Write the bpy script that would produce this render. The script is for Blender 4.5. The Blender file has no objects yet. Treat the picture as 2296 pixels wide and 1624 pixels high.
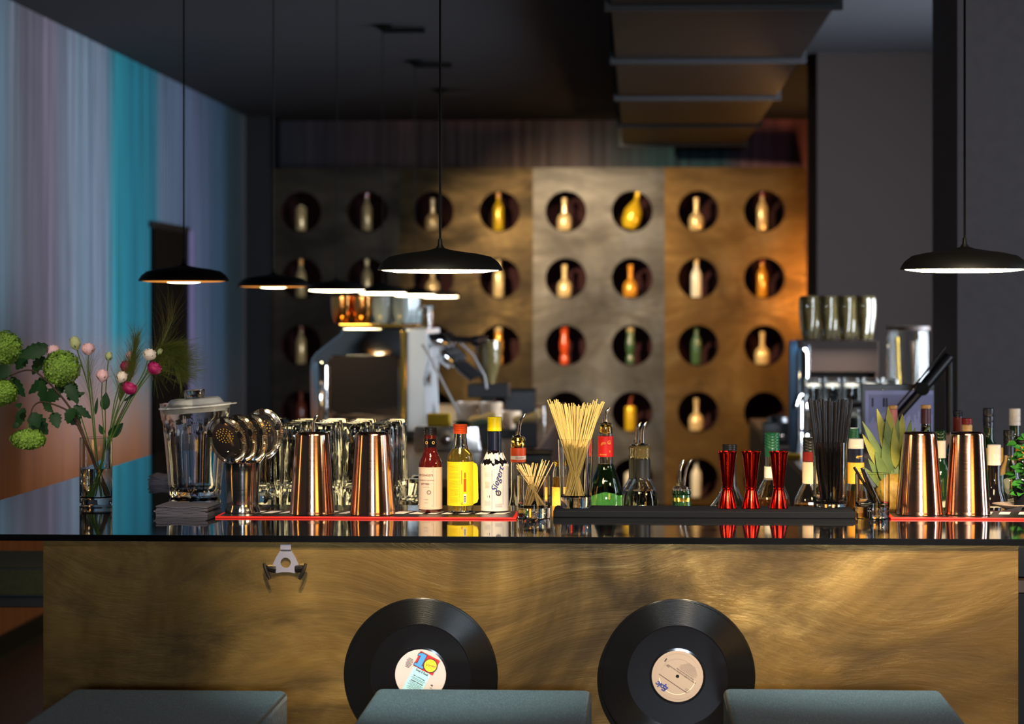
import bpy, bmesh, math, random
from mathutils import Vector, Matrix
from math import sin, cos, pi, radians, sqrt, atan2

# ---------------------------------------------------------------- camera
SC = bpy.context.scene
COL = SC.collection
FP = 5421.0                    # focal length in pixels of a 2296 wide frame
TH = radians(2.957)            # camera turned a little towards the long wall
CZ = 1.549
BAR = 1.100                    # height of the bar top
cam_d = bpy.data.cameras.new('camera')
cam = bpy.data.objects.new('camera', cam_d)
COL.objects.link(cam)
cam.location = (0, 0, CZ)
cam.rotation_euler = (pi / 2, 0, TH)
cam_d.sensor_width = 36.0
cam_d.lens = FP / 2296 * 36
cam_d.shift_y = -120 / 2296
cam_d.clip_end = 60
cam_d.dof.use_dof = True
cam_d.dof.focus_distance = 5.12
cam_d.dof.aperture_fstop = 4.7
SC.camera = cam

# ---------------------------------------------------------------- world, view, lights
w = bpy.data.worlds.new('world')
SC.world = w
w.use_nodes = True
w.node_tree.nodes['Background'].inputs[0].default_value = (0.35, 0.45, 0.7, 1)
w.node_tree.nodes['Background'].inputs[1].default_value = 0.006
SC.view_settings.view_transform = 'Standard'
SC.view_settings.look = 'None'
SC.view_settings.exposure = 0.0
SC.view_settings.gamma = 1.0
SC.view_settings.use_curve_mapping = False
cy = SC.cycles
cy.use_denoising = True
cy.max_bounces = 10
cy.transmission_bounces = 8
cy.glossy_bounces = 4
cy.diffuse_bounces = 2
cy.transparent_max_bounces = 8
cy.caustics_reflective = False
cy.caustics_refractive = True
cy.sample_clamp_indirect = 4.0
cy.blur_glossy = 0.5
cy.use_light_tree = True


def light(kind, name, loc, energy, color, target=None, size=None, angle=60, blend=0.6, radius=0.05, spread=180):
    d = bpy.data.lights.new(name, kind)
    d.energy = energy
    d.color = color
    if kind == 'AREA':
        d.shape = 'RECTANGLE'
        d.size, d.size_y = size
        d.spread = radians(spread)
    if kind == 'SPOT':
        d.spot_size = radians(angle)
        d.spot_blend = blend
        d.shadow_soft_size = radius
    if kind == 'POINT':
        d.shadow_soft_size = radius
    o = bpy.data.objects.new(name, d)
    COL.objects.link(o)
    o.location = loc
    if target is not None:
        o.rotation_euler = (Vector(target) - Vector(loc)).to_track_quat('-Z', 'Y').to_euler()
    return o


COOL = (0.78, 0.88, 1.0)
WARM = (1.0, 0.62, 0.28)
AMB = (1.0, 0.50, 0.16)
# daylight through the windows of the side wall, far beyond the pillar
light('AREA', 'window_daylight', (3.1, 11.2, 1.75), 320, COOL, (-2.84, 13.3, 1.75), (3.6, 1.7), spread=120)
# daylight through the street windows behind the guests
light('AREA', 'window_daylight', (0.75, -5.6, 2.0), 27, (0.70, 0.84, 1.0), (0.0, 5, 1.7), (1.5, 0.5), spread=60)
light('AREA', 'window_daylight', (3.1, 5.0, 1.7), 13, (0.85, 0.9, 1.0), (0, 5.3, 1.3), (0.25, 1.8), spread=140)
light('AREA', 'window_daylight', (3.05, 5.9, 1.7), 20, (0.7, 0.85, 1.0), (0, 5.5, 1.15), (0.35, 1.6))
# unseen warm sources that give the copper tins their orange stripes
light('AREA', 'unseen_warm_glow', (3.1, 0.45, 1.7), 20, (1.0, 0.50, 0.10), (-0.2, 5.2, 1.6), (2.8, 1.2), spread=110)
light('AREA', 'unseen_side_glow', (-2.75, 4.55, 1.6), 1.1, (1.0, 0.45, 0.10), (0.0, 5.2, 1.3), (0.16, 0.9), spread=120)
# ceiling spots in front of the bar
light('SPOT', 'ceiling_spot', (0.50, 2.7, 2.9), 850, (1.0, 0.80, 0.54), (0.44, 5.0, 1.08), angle=27, blend=1.0, radius=0.05)
light('SPOT', 'ceiling_spot', (-0.35, 2.7, 2.9), 520, (1.0, 0.84, 0.62), (-0.42, 5.1, 1.12), angle=25, blend=1.0, radius=0.05)
light('SPOT', 'ceiling_spot', (0.45, 3.2, 2.9), 900, (1.0, 0.80, 0.48), (0.42, 4.76, 0.95), angle=24, blend=1.0, radius=0.05)
light('SPOT', 'ceiling_spot', (-0.55, 3.2, 2.9), 900, (1.0, 0.82, 0.50), (-0.36, 4.77, 0.72), angle=24, blend=1.0, radius=0.05)
light('SPOT', 'ceiling_spot', (1.0, 2.7, 2.9), 640, (1.0, 0.80, 0.58), (0.95, 5.0, 0.98), angle=27, blend=1.0, radius=0.05)
light('SPOT', 'ceiling_spot', (-1.3, 2.7, 2.9), 240, (1.0, 0.88, 0.72), (-1.25, 5.2, 1.25), angle=22, blend=1.0, radius=0.05)
# warm spots on the bottle wall
light('SPOT', 'ceiling_spot', (-1.9, 13.6, 2.85), 1050, (1.0, 0.80, 0.52), (0.0, 17.6, 1.15), angle=50, blend=0.9, radius=0.04)
light('SPOT', 'ceiling_spot', (0.55, 15.9, 2.85), 170, (1.0, 0.66, 0.32), (0.45, 17.6, 1.3), angle=75, blend=0.9, radius=0.06)
light('SPOT', 'ceiling_spot', (-0.35, 16.0, 2.85), 60, (1.0, 0.85, 0.62), (-0.3, 17.6, 1.7), angle=70, blend=1.0, radius=0.06)
light('POINT', 'hidden_wall_lamp', (1.35, 16.6, 1.7), 34, AMB, radius=0.10)
light('AREA', 'added_rack_fill', (-0.745, 5.84, 0.9872), 16, (1.0, 0.80, 0.42), (-0.745, 5.84, 3), (0.38, 0.34))  # added light shining up to brighten the stacked tumblers
light('AREA', 'added_cabinet_fill', (0.83, 9.85, 1.42), 2.2, (1.0, 0.93, 0.8), (0.83, 9.75, 1.0), (0.30, 0.10))  # added light to brighten the tumblers on the wire rack
# added warm light under the bar top brightens the glasses from below the counter line
light('AREA', 'added_strip_fill', (-0.3, 5.56, 1.07), 4.5, (1.0, 0.74, 0.36), (-0.3, 6.1, 1.0), (2.4, 0.03))
light('AREA', 'added_strip_fill', (1.2, 5.56, 1.07), 1.6, (1.0, 0.74, 0.36), (1.2, 6.1, 1.0), (1.2, 0.03))


# ---------------------------------------------------------------- picture <-> place
def ray(px, py):
    dx, dz = (px - 1148) / FP, (692 - py) / FP
    return Vector((dx * cos(TH) - sin(TH), dx * sin(TH) + cos(TH), dz))


def atY(px, py, Y):
    r = ray(px, py)
    t = Y / r.y
    return Vector((r.x * t, Y, CZ + r.z * t))


def atZ(px, py, Z):
    r = ray(px, py)
    t = (Z - CZ) / r.z
    return Vector((r.x * t, r.y * t, Z))


def sc(p):
    return FP / (-sin(TH) * p[0] + cos(TH) * p[1])


def foot(px, yb, r, z=BAR):
    """centre of a round foot whose lowest visible edge is at row yb, and its scale in pixels per metre"""
    p = atZ(px, yb - r * (yb - 692) / FP, z)
    return p, sc(p)


# ---------------------------------------------------------------- materials
def mat(name, color=(0.5, 0.5, 0.5), rough=0.5, metal=0.0, trans=0.0, ior=1.45, coat=0.0, emit=None, es=0.0, aniso=0.0, sheen=0.0, spec=0.5, alpha=1.0):
    m = bpy.data.materials.new(name)
    m.use_nodes = True
    b = m.node_tree.nodes['Principled BSDF']
    I = b.inputs
    I['Base Color'].default_value = (*color, 1)
    I['Roughness'].default_value = rough
    I['Metallic'].default_value = metal
    I['Transmission Weight'].default_value = trans
    I['IOR'].default_value = ior
    I['Coat Weight'].default_value = coat
    I['Coat Roughness'].default_value = 0.05
    I['Specular IOR Level'].default_value = spec
    I['Anisotropic'].default_value = aniso
    I['Anisotropic Rotation'].default_value = 0.25 if aniso else 0.0
    I['Sheen Weight'].default_value = sheen
    I['Alpha'].default_value = alpha
    if emit:
        I['Emission Color'].default_value = (*emit, 1)
        I['Emission Strength'].default_value = es
    return m


class N:
    """short hand for shader nodes"""

    def __init__(s, m):
        s.t = m.node_tree
        s.b = s.t.nodes['Principled BSDF']

    def n(s, kind, **kw):
        x = s.t.nodes.new(kind)
        for k, v in kw.items():
            setattr(x, k, v)
        return x

    def l(s, a, b):
        s.t.links.new(a, b)

    def coords(s, scale=(1, 1, 1), which='Object', rot=(0, 0, 0), loc=(0, 0, 0)):
        tc = s.n('ShaderNodeTexCoord')
        mp = s.n('ShaderNodeMapping')
        mp.inputs['Scale'].default_value = scale
        mp.inputs['Rotation'].default_value = rot
        mp.inputs['Location'].default_value = loc
        s.l(tc.outputs[which], mp.inputs[0])
        return mp.outputs[0]

    def noise(s, vec, scale=5, detail=4, rough=0.55, dist=0.0):
        x = s.n('ShaderNodeTexNoise')
        x.inputs['Scale'].default_value = scale
        x.inputs['Detail'].default_value = detail
        x.inputs['Roughness'].default_value = rough
        x.inputs['Distortion'].default_value = dist
        s.l(vec, x.inputs['Vector'])
        return x.outputs['Fac']

    def ramp(s, fac, stops, interp='LINEAR'):
        x = s.n('ShaderNodeValToRGB')
        x.color_ramp.interpolation = interp
        e = x.color_ramp.elements
        while len(e) < len(stops):
            e.new(0.5)
        for q, (p, c) in zip(e, stops):
            q.position = p
            q.color = (*c, 1) if len(c) == 3 else c
        s.l(fac, x.inputs[0])
        return x.outputs[0]

    def rng(s, v, a, b, c, d):
        x = s.n('ShaderNodeMapRange')
        for k, q in zip(('From Min', 'From Max', 'To Min', 'To Max'), (a, b, c, d)):
            x.inputs[k].default_value = q
        s.l(v, x.inputs['Value'])
        return x.outputs[0]

    def mix(s, f, a, b, mode='MIX'):
        x = s.n('ShaderNodeMix', data_type='RGBA', blend_type=mode)
        for sock, v in ((x.inputs[0], f), (x.inputs[6], a), (x.inputs[7], b)):
            if isinstance(v, (int, float)):
                sock.default_value = v
            elif isinstance(v, tuple):
                sock.default_value = (*v, 1)
            else:
                s.l(v, sock)
        return x.outputs[2]

    def bump(s, h, strength=0.2, dist=0.01):
        x = s.n('ShaderNodeBump')
        x.inputs['Strength'].default_value = strength
        x.inputs['Distance'].default_value = dist
        s.l(h, x.inputs['Height'])
        s.l(x.outputs[0], s.b.inputs['Normal'])

    def col(s, c):
        s.l(c, s.b.inputs['Base Color'])

    def rou(s, c):
        s.l(c, s.b.inputs['Roughness'])


def g(v):
    """sRGB 0..255 -> linear"""
    return tuple(((c / 255) / 12.92 if c <= 10 else ((c / 255 + 0.055) / 1.055) ** 2.4) for c in v)


def speckled(m, scale, amount, bumps=0.0, stretch=(1, 1, 1)):
    k = N(m)
    c = tuple(k.b.inputs['Base Color'].default_value)[:3]
    f = k.noise(k.coords(stretch), scale, 6, 0.6)
    k.col(k.ramp(f, [(0.3, tuple(x * (1 - amount) for x in c)), (0.7, tuple(min(1, x * (1 + amount)) for x in c))]))
    if bumps:
        k.bump(f, bumps, 0.002)
    return m


def wallpaper(name, axis, stops, lo, hi, warm=True):
    m = mat(name, rough=0.75)
    k = N(m)
    tc = k.n('ShaderNodeTexCoord')
    sx = k.n('ShaderNodeSeparateXYZ')
    k.l(tc.outputs['Object'], sx.inputs[0])
    a = sx.outputs[axis]
    band = k.ramp(k.rng(a, lo, hi, 0, 1), stops)
    st = (0.0, 1, 0.02) if axis == 'Y' else (1, 0.0, 0.02)
    f1 = k.noise(k.coords(st), 5.5, 4, 0.7)
    f2 = k.noise(k.coords(st), 22, 5, 0.7)
    c = k.mix(0.42, band, k.ramp(f1, [(0.28, g((66, 58, 66))), (0.45, g((150, 172, 184))), (0.56, g((196, 194, 200))), (0.72, g((80, 124, 140)))]), 'OVERLAY')
    c = k.mix(k.rng(f2, 0.35, 0.65, 0, 0.8), c, g((84, 78, 90)), 'MULTIPLY')
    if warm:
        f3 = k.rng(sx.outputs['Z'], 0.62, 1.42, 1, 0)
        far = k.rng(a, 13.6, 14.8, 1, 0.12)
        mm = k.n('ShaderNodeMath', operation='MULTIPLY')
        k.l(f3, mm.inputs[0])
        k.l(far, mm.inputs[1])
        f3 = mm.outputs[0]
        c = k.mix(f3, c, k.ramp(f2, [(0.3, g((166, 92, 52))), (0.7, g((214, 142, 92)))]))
    k.col(c)
    return m


M = {}
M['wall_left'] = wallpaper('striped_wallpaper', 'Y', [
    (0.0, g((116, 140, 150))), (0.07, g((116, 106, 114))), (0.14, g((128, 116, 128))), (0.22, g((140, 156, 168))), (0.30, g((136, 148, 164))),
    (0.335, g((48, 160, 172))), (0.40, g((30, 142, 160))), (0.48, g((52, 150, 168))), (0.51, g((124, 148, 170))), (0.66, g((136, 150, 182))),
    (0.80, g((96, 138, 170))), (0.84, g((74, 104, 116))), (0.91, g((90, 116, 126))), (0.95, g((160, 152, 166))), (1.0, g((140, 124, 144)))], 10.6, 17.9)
M['wall_back'] = wallpaper('striped_wallpaper_back', 'X', [
    (0.0, g((60, 60, 70))), (0.25, g((120, 90, 84))), (0.45, g((150, 118, 104))), (0.6, g((110, 96, 96))), (0.72, g((50, 84, 90))), (0.85, g((40, 80, 90))), (0.92, g((170, 110, 120))), (1.0, g((180, 112, 124)))], -2.6, 1.2, False)
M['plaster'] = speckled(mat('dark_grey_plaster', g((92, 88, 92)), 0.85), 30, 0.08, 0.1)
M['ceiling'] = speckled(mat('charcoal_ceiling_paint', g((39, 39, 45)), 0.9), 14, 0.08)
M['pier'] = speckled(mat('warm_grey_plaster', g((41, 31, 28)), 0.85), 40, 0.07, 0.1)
M['floor'] = speckled(mat('dark_stained_floor', g((46, 36, 32)), 0.45), 6, 0.3, 0.1, (6, 0.6, 1))
M['black'] = mat('matt_black_paint', (0.006, 0.006, 0.007), 0.45)
M['blacksatin'] = mat('black_satin', (0.008, 0.008, 0.009), 0.28)
M['rubber'] = mat('black_rubber', (0.005, 0.006, 0.009), 0.6, spec=0.1)
M['lampblack'] = mat('black_lamp_lacquer', (0.002, 0.002, 0.002), 0.5, spec=0.12)
M['lampinside'] = mat('copper_lamp_inside', (0.95, 0.45, 0.15), 0.4, metal=0.6, emit=(1.0, 0.36, 0.06), es=0.9)
M['lampglow'] = mat('lit_diffuser', (1, 0.9, 0.7), 0.5, emit=(1.0, 0.80, 0.46), es=28)

# polished black stone of the bar top
M['counter'] = mat('polished_black_stone', (0.003, 0.0035, 0.005), 0.05, spec=0.5, coat=0.15)
k = N(M['counter'])
k.rou(k.rng(k.noise(k.coords((1, 1, 1)), 9, 4), 0.3, 0.7, 0.035, 0.075))


def brass(name, c_lo, c_mid, c_hi, scale, bump=0.35, r0=0.28, r1=0.5, metal=0.92):
    m = mat(name, c_mid, 0.4, metal=metal)
    k = N(m)
    big = k.noise(k.coords((1, 1, 1)), scale, 5, 0.62, 1.1)
    swirl = k.noise(k.coords((1.0, 1, 3.2), rot=(0, radians(-38), 0)), scale * 3.2, 6, 0.66, 0.8)
    # brush strokes that bend: the coordinates are pushed about by a slow noise
    wn = k.n('ShaderNodeTexNoise')
    wn.inputs['Scale'].default_value = scale * 0.9
    wn.inputs['Detail'].default_value = 1.5
    k.l(k.coords(), wn.inputs['Vector'])
    sub_ = k.n('ShaderNodeVectorMath', operation='SUBTRACT')
    sub_.inputs[1].default_value = (0.5, 0.5, 0.5)
    k.l(wn.outputs['Color'], sub_.inputs[0])
    scl = k.n('ShaderNodeVectorMath', operation='SCALE')
    scl.inputs['Scale'].default_value = 0.55
    k.l(sub_.outputs[0], scl.inputs[0])
    add_ = k.n('ShaderNodeVectorMath', operation='ADD')
    k.l(k.coords(), add_.inputs[0])
    k.l(scl.outputs[0], add_.inputs[1])
    mp_ = k.n('ShaderNodeMapping')
    mp_.inputs['Rotation'].default_value = (0, radians(-35), 0)
    mp_.inputs['Scale'].default_value = (5, 1, 60)
    k.l(add_.outputs[0], mp_.inputs[0])
    scratch = k.noise(mp_.outputs[0], scale * 3, 5, 0.7, 0.1)
    mp2 = k.n('ShaderNodeMapping')
    mp2.inputs['Rotation'].default_value = (0, radians(-35), 0)
    mp2.inputs['Scale'].default_value = (1.0, 1, 3.0)
    k.l(add_.outputs[0], mp2.inputs[0])
    swirl = k.noise(mp2.outputs[0], scale * 2.0, 6, 0.62, 0.5)
    c = k.ramp(big, [(0.30, c_lo), (0.5, c_mid), (0.72, c_hi)])
    c = k.mix(k.rng(swirl, 0.36, 0.66, 0.75, 0.0), c, c_lo)
    c = k.mix(k.rng(scratch, 0.3, 0.7, 0.14, 0.0), c, c_lo)
    k.col(c)
    k.rou(k.rng(swirl, 0.3, 0.7, r1, r0))
    h = k.mix(0.10, swirl, scratch)
    k.bump(h, bump, 0.010)
    return m


M['brass'] = brass('brushed_patinated_brass', g((50, 38, 21)), g((140, 108, 58)), g((226, 184, 108)), 1.5, 0.16, 0.21, 0.38, 0.72)
M['panel_dark'] = brass('dark_patinated_metal', g((44, 38, 32)), g((78, 68, 54)), g((112, 98, 78)), 1.0, 0.15, 0.35, 0.55, 0.8)
M['panel_olive'] = brass('olive_patinated_brass', g((36, 28, 17)), g((80, 63, 37)), g((130, 104, 62)), 1.0, 0.15, 0.35, 0.5, 0.85)
M['panel_grey'] = brass('grey_brushed_steel', g((66, 60, 54)), g((112, 104, 93)), g((158, 147, 130)), 1.0, 0.15, 0.35, 0.5, 0.85)
M['panel_gold'] = brass('golden_patinated_brass', g((84, 60, 30)), g((146, 108, 58)), g((196, 152, 88)), 1.0, 0.15, 0.33, 0.5, 0.85)
M['niche'] = mat('oxblood_lining', g((52, 12, 11)), 0.85)

def copper(name, col, r=0.2):
    m = mat(name, col, r, metal=1.0, aniso=0.7)
    k = N(m)
    t = k.n('ShaderNodeTangent', direction_type='RADIAL', axis='Z')
    k.l(t.outputs[0], k.b.inputs['Tangent'])
    f = k.noise(k.coords((1, 1, 60)), 14, 5, 0.7)
    k.rou(k.rng(f, 0.3, 0.7, r * 0.8, r * 1.35))
    k.bump(f, 0.04, 0.001)
    return m


M['copper'] = copper('brushed_copper', (0.90, 0.53, 0.39), 0.15)
M['steel'] = copper('brushed_steel', (0.62, 0.61, 0.60), 0.14)
M['chrome'] = mat('chrome', (0.78, 0.78, 0.78), 0.06, metal=1.0)
M['spring'] = mat('spring_steel', (0.80, 0.72, 0.60), 0.18, metal=1.0)
M['redmetal'] = copper('red_anodised_metal', (0.62, 0.018, 0.010), 0.17)
M['dullsteel'] = mat('dull_steel', (0.30, 0.29, 0.29), 0.5, metal=0.4)
M['palesteel'] = mat('satin_pale_steel', (0.72, 0.74, 0.76), 0.32, metal=0.5)
M['gold'] = mat('gold_metal', (0.86, 0.56, 0.12), 0.16, metal=1.0)
M['darkmirror'] = mat('smoked_mirror_steel', (0.20, 0.17, 0.16), 0.10, metal=0.9)
M['glass'] = mat('clear_glass', (0.97, 0.99, 0.98), 0.0, trans=1.0, ior=1.48)
M['greenglass'] = mat('green_glass', (0.10, 0.42, 0.13), 0.02, trans=1.0, ior=1.48)
M['darkgreen'] = mat('dark_green_glass', (0.010, 0.045, 0.018), 0.06, trans=0.35, ior=1.48, coat=0.5)
M['redglass'] = mat('dark_red_bitters_glass', (0.16, 0.012, 0.010), 0.02, trans=0.55, ior=1.48, coat=0.6)
M['darkglass'] = mat('nearly_black_glass', (0.008, 0.006, 0.008), 0.03, trans=0.2, coat=0.6)
M['amber'] = mat('amber_liquor', (0.9, 0.45, 0.05), 0.0, trans=0.8, ior=1.34)
M['yellowliq'] = mat('pale_gold_liquor', (1.0, 0.68, 0.12), 0.0, trans=0.72, ior=1.34)
M['whiskey'] = mat('whiskey', (0.62, 0.22, 0.04), 0.0, trans=0.9, ior=1.34)
M['water'] = mat('water', (0.88, 0.97, 0.92), 0.0, trans=1.0, ior=1.33)
M['redlabel'] = mat('red_paper', g((206, 22, 18)), 0.5)
M['orange'] = mat('orange_red_cap', g((214, 74, 24)), 0.4, coat=0.2)
M['yellowcap'] = mat('yellow_cap', g((236, 208, 6)), 0.38, coat=0.2)
M['yellowpaper'] = mat('yellow_paper', g((240, 206, 20)), 0.55)
M['orangepaper'] = mat('orange_paper', g((244, 170, 54)), 0.55)
M['whitepaper'] = mat('white_paper', g((228, 218, 206)), 0.6)
M['creampaper'] = mat('cream_paper', g((214, 188, 164)), 0.6)
M['ink'] = mat('dark_ink', g((38, 30, 44)), 0.6)
M['blueink'] = mat('blue_ink', g((36, 48, 120)), 0.5)
M['redink'] = mat('red_ink', g((180, 40, 30)), 0.5)
M['brownink'] = mat('brown_ink', g((150, 96, 30)), 0.6)
M['goldink'] = mat('gold_ink', g((222, 170, 70)), 0.4)
M['whitecap'] = mat('white_metal_cap', g((226, 214, 204)), 0.35)
M['greencap'] = mat('green_metal_cap', g((16, 84, 56)), 0.3, coat=0.4)
M['blackcap'] = mat('black_cap', (0.008, 0.008, 0.010), 0.35, coat=0.3)
M['navy'] = mat('navy_foil', g((16, 22, 42)), 0.3, coat=0.3)
M['maroon'] = mat('dark_red_capsule', g((120, 22, 20)), 0.4)
M['purple'] = mat('purple_capsule', g((74, 30, 52)), 0.35)
M['pink'] = mat('pink_capsule', g((206, 120, 118)), 0.45)
M['corktan'] = speckled(mat('cork', g((206, 160, 104)), 0.7), 120, 0.25)
M['redmat'] = mat('red_rubber', g((214, 30, 14)), 0.42)
M['wood'] = speckled(mat('pale_wood', g((232, 196, 128)), 0.6), 60, 0.14, 0.0, (1, 1, 0.1))
M['pickgold'] = speckled(mat('pale_bamboo', g((236, 202, 120)), 0.55), 60, 0.14, 0.0, (1, 1, 0.1))
M['straw'] = mat('black_plastic_straw', (0.006, 0.006, 0.008), 0.22, coat=0.3)
M['napkin'] = speckled(mat('dark_paper_napkin', g((78, 76, 88)), 0.85), 300, 0.1)
M['vinyl'] = None
M['lid'] = mat('cream_plastic', g((246, 242, 232)), 0.3)
M['stem'] = speckled(mat('green_stem', g((66, 92, 34)), 0.5), 20, 0.3)
M['bark'] = speckled(mat('brown_twig', g((58, 40, 26)), 0.7), 30, 0.3)
M['leaf'] = speckled(mat('dark_green_leaf', g((24, 56, 24)), 0.55, spec=0.25), 20, 0.3)
M['snowball'] = speckled(mat('lime_green_florets', g((112, 148, 48)), 0.75), 40, 0.35)
M['petalpink'] = speckled(mat('pale_pink_petals', g((232, 186, 190)), 0.6), 40, 0.12)
M['petalwhite'] = speckled(mat('cream_white_petals', g((238, 222, 206)), 0.6), 40, 0.1)
M['petalmagenta'] = speckled(mat('magenta_petals', g((170, 26, 94)), 0.55), 40, 0.3)
M['bud'] = speckled(mat('green_white_bud', g((176, 184, 130)), 0.6), 40, 0.2)
M['grass'] = mat('fine_green_grass', g((92, 102, 32)), 0.7)
M['pineleaf'] = speckled(mat('grey_green_leaf', g((96, 114, 62)), 0.55), 30, 0.25)
M['pinetip'] = speckled(mat('yellow_green_leaf', g((142, 140, 56)), 0.55), 30, 0.2)
M['mint'] = speckled(mat('mint_leaf', g((52, 120, 40)), 0.5), 40, 0.3)
M['china'] = mat('cream_china', g((220, 190, 160)), 0.25, coat=0.4)
M['sponge'] = speckled(mat('yellow_sponge', g((196, 158, 34)), 0.9), 200, 0.25, 0.3)
M['green'] = speckled(mat('green_scouring_cloth', g((44, 66, 50)), 0.95), 120, 0.25, 0.3)
M['box'] = speckled(mat('cardboard', g((176, 134, 104)), 0.8), 30, 0.08)
M['screen'] = mat('printed_sheet', g((176, 176, 222)), 0.5)
M['bluehighlight'] = mat('blue_highlight_paint', g((30, 92, 140)), 0.35)
M['smokeglass'] = mat('smoked_glass', (0.26, 0.20, 0.08), 0.03, trans=0.6, coat=0.7)
M['brownplastic'] = mat('brown_grey_enamel', g((74, 58, 52)), 0.5)

# blue upholstery
m = M['denim'] = mat('blue_woven_upholstery', g((56, 86, 104)), 0.85, sheen=0.1, spec=0.2)
k = N(m)
f = k.noise(k.coords((70, 8, 8)), 10, 5, 0.7)
f2 = k.noise(k.coords((1, 1, 1)), 9, 4, 0.6)
c = k.ramp(f, [(0.32, g((4, 24, 46))), (0.5, g((12, 48, 78))), (0.68, g((62, 98, 118)))])
k.col(k.mix(k.rng(f2, 0.35, 0.65, 0.0, 0.35), c, g((22, 54, 76))))
k.bump(f, 0.35, 0.003)
M['piping'] = mat('dark_blue_piping', g((22, 34, 46)), 0.7)
m = M['olive'] = speckled(mat('olive_green_upholstery', g((52, 54, 30)), 0.85), 60, 0.25, 0.2)

# vinyl with grooves
m = M['vinyl'] = mat('black_vinyl', (0.003, 0.003, 0.0035), 0.24, aniso=0.85, spec=0.35)
k = N(m)
t = k.n('ShaderNodeTangent', direction_type='RADIAL', axis='Z')
k.l(t.outputs[0], k.b.inputs['Tangent'])
wv = k.n('ShaderNodeTexWave', wave_type='RINGS', rings_direction='Z')
wv.inputs['Scale'].default_value = 160
wv.inputs['Distortion'].default_value = 0.4
k.l(k.coords(), wv.inputs['Vector'])
k.bump(wv.outputs['Fac'], 0.25, 0.001)
M['vinylflat'] = mat('black_vinyl_runout', (0.004, 0.004, 0.006), 0.12, spec=0.5)

# ribbed duct
m = M['duct'] = mat('dark_duct_metal', (0.005, 0.0042, 0.004), 0.5, spec=0.2)
M['ductjoint'] = mat('duct_joint', (0.012, 0.012, 0.014), 0.5)


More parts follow.
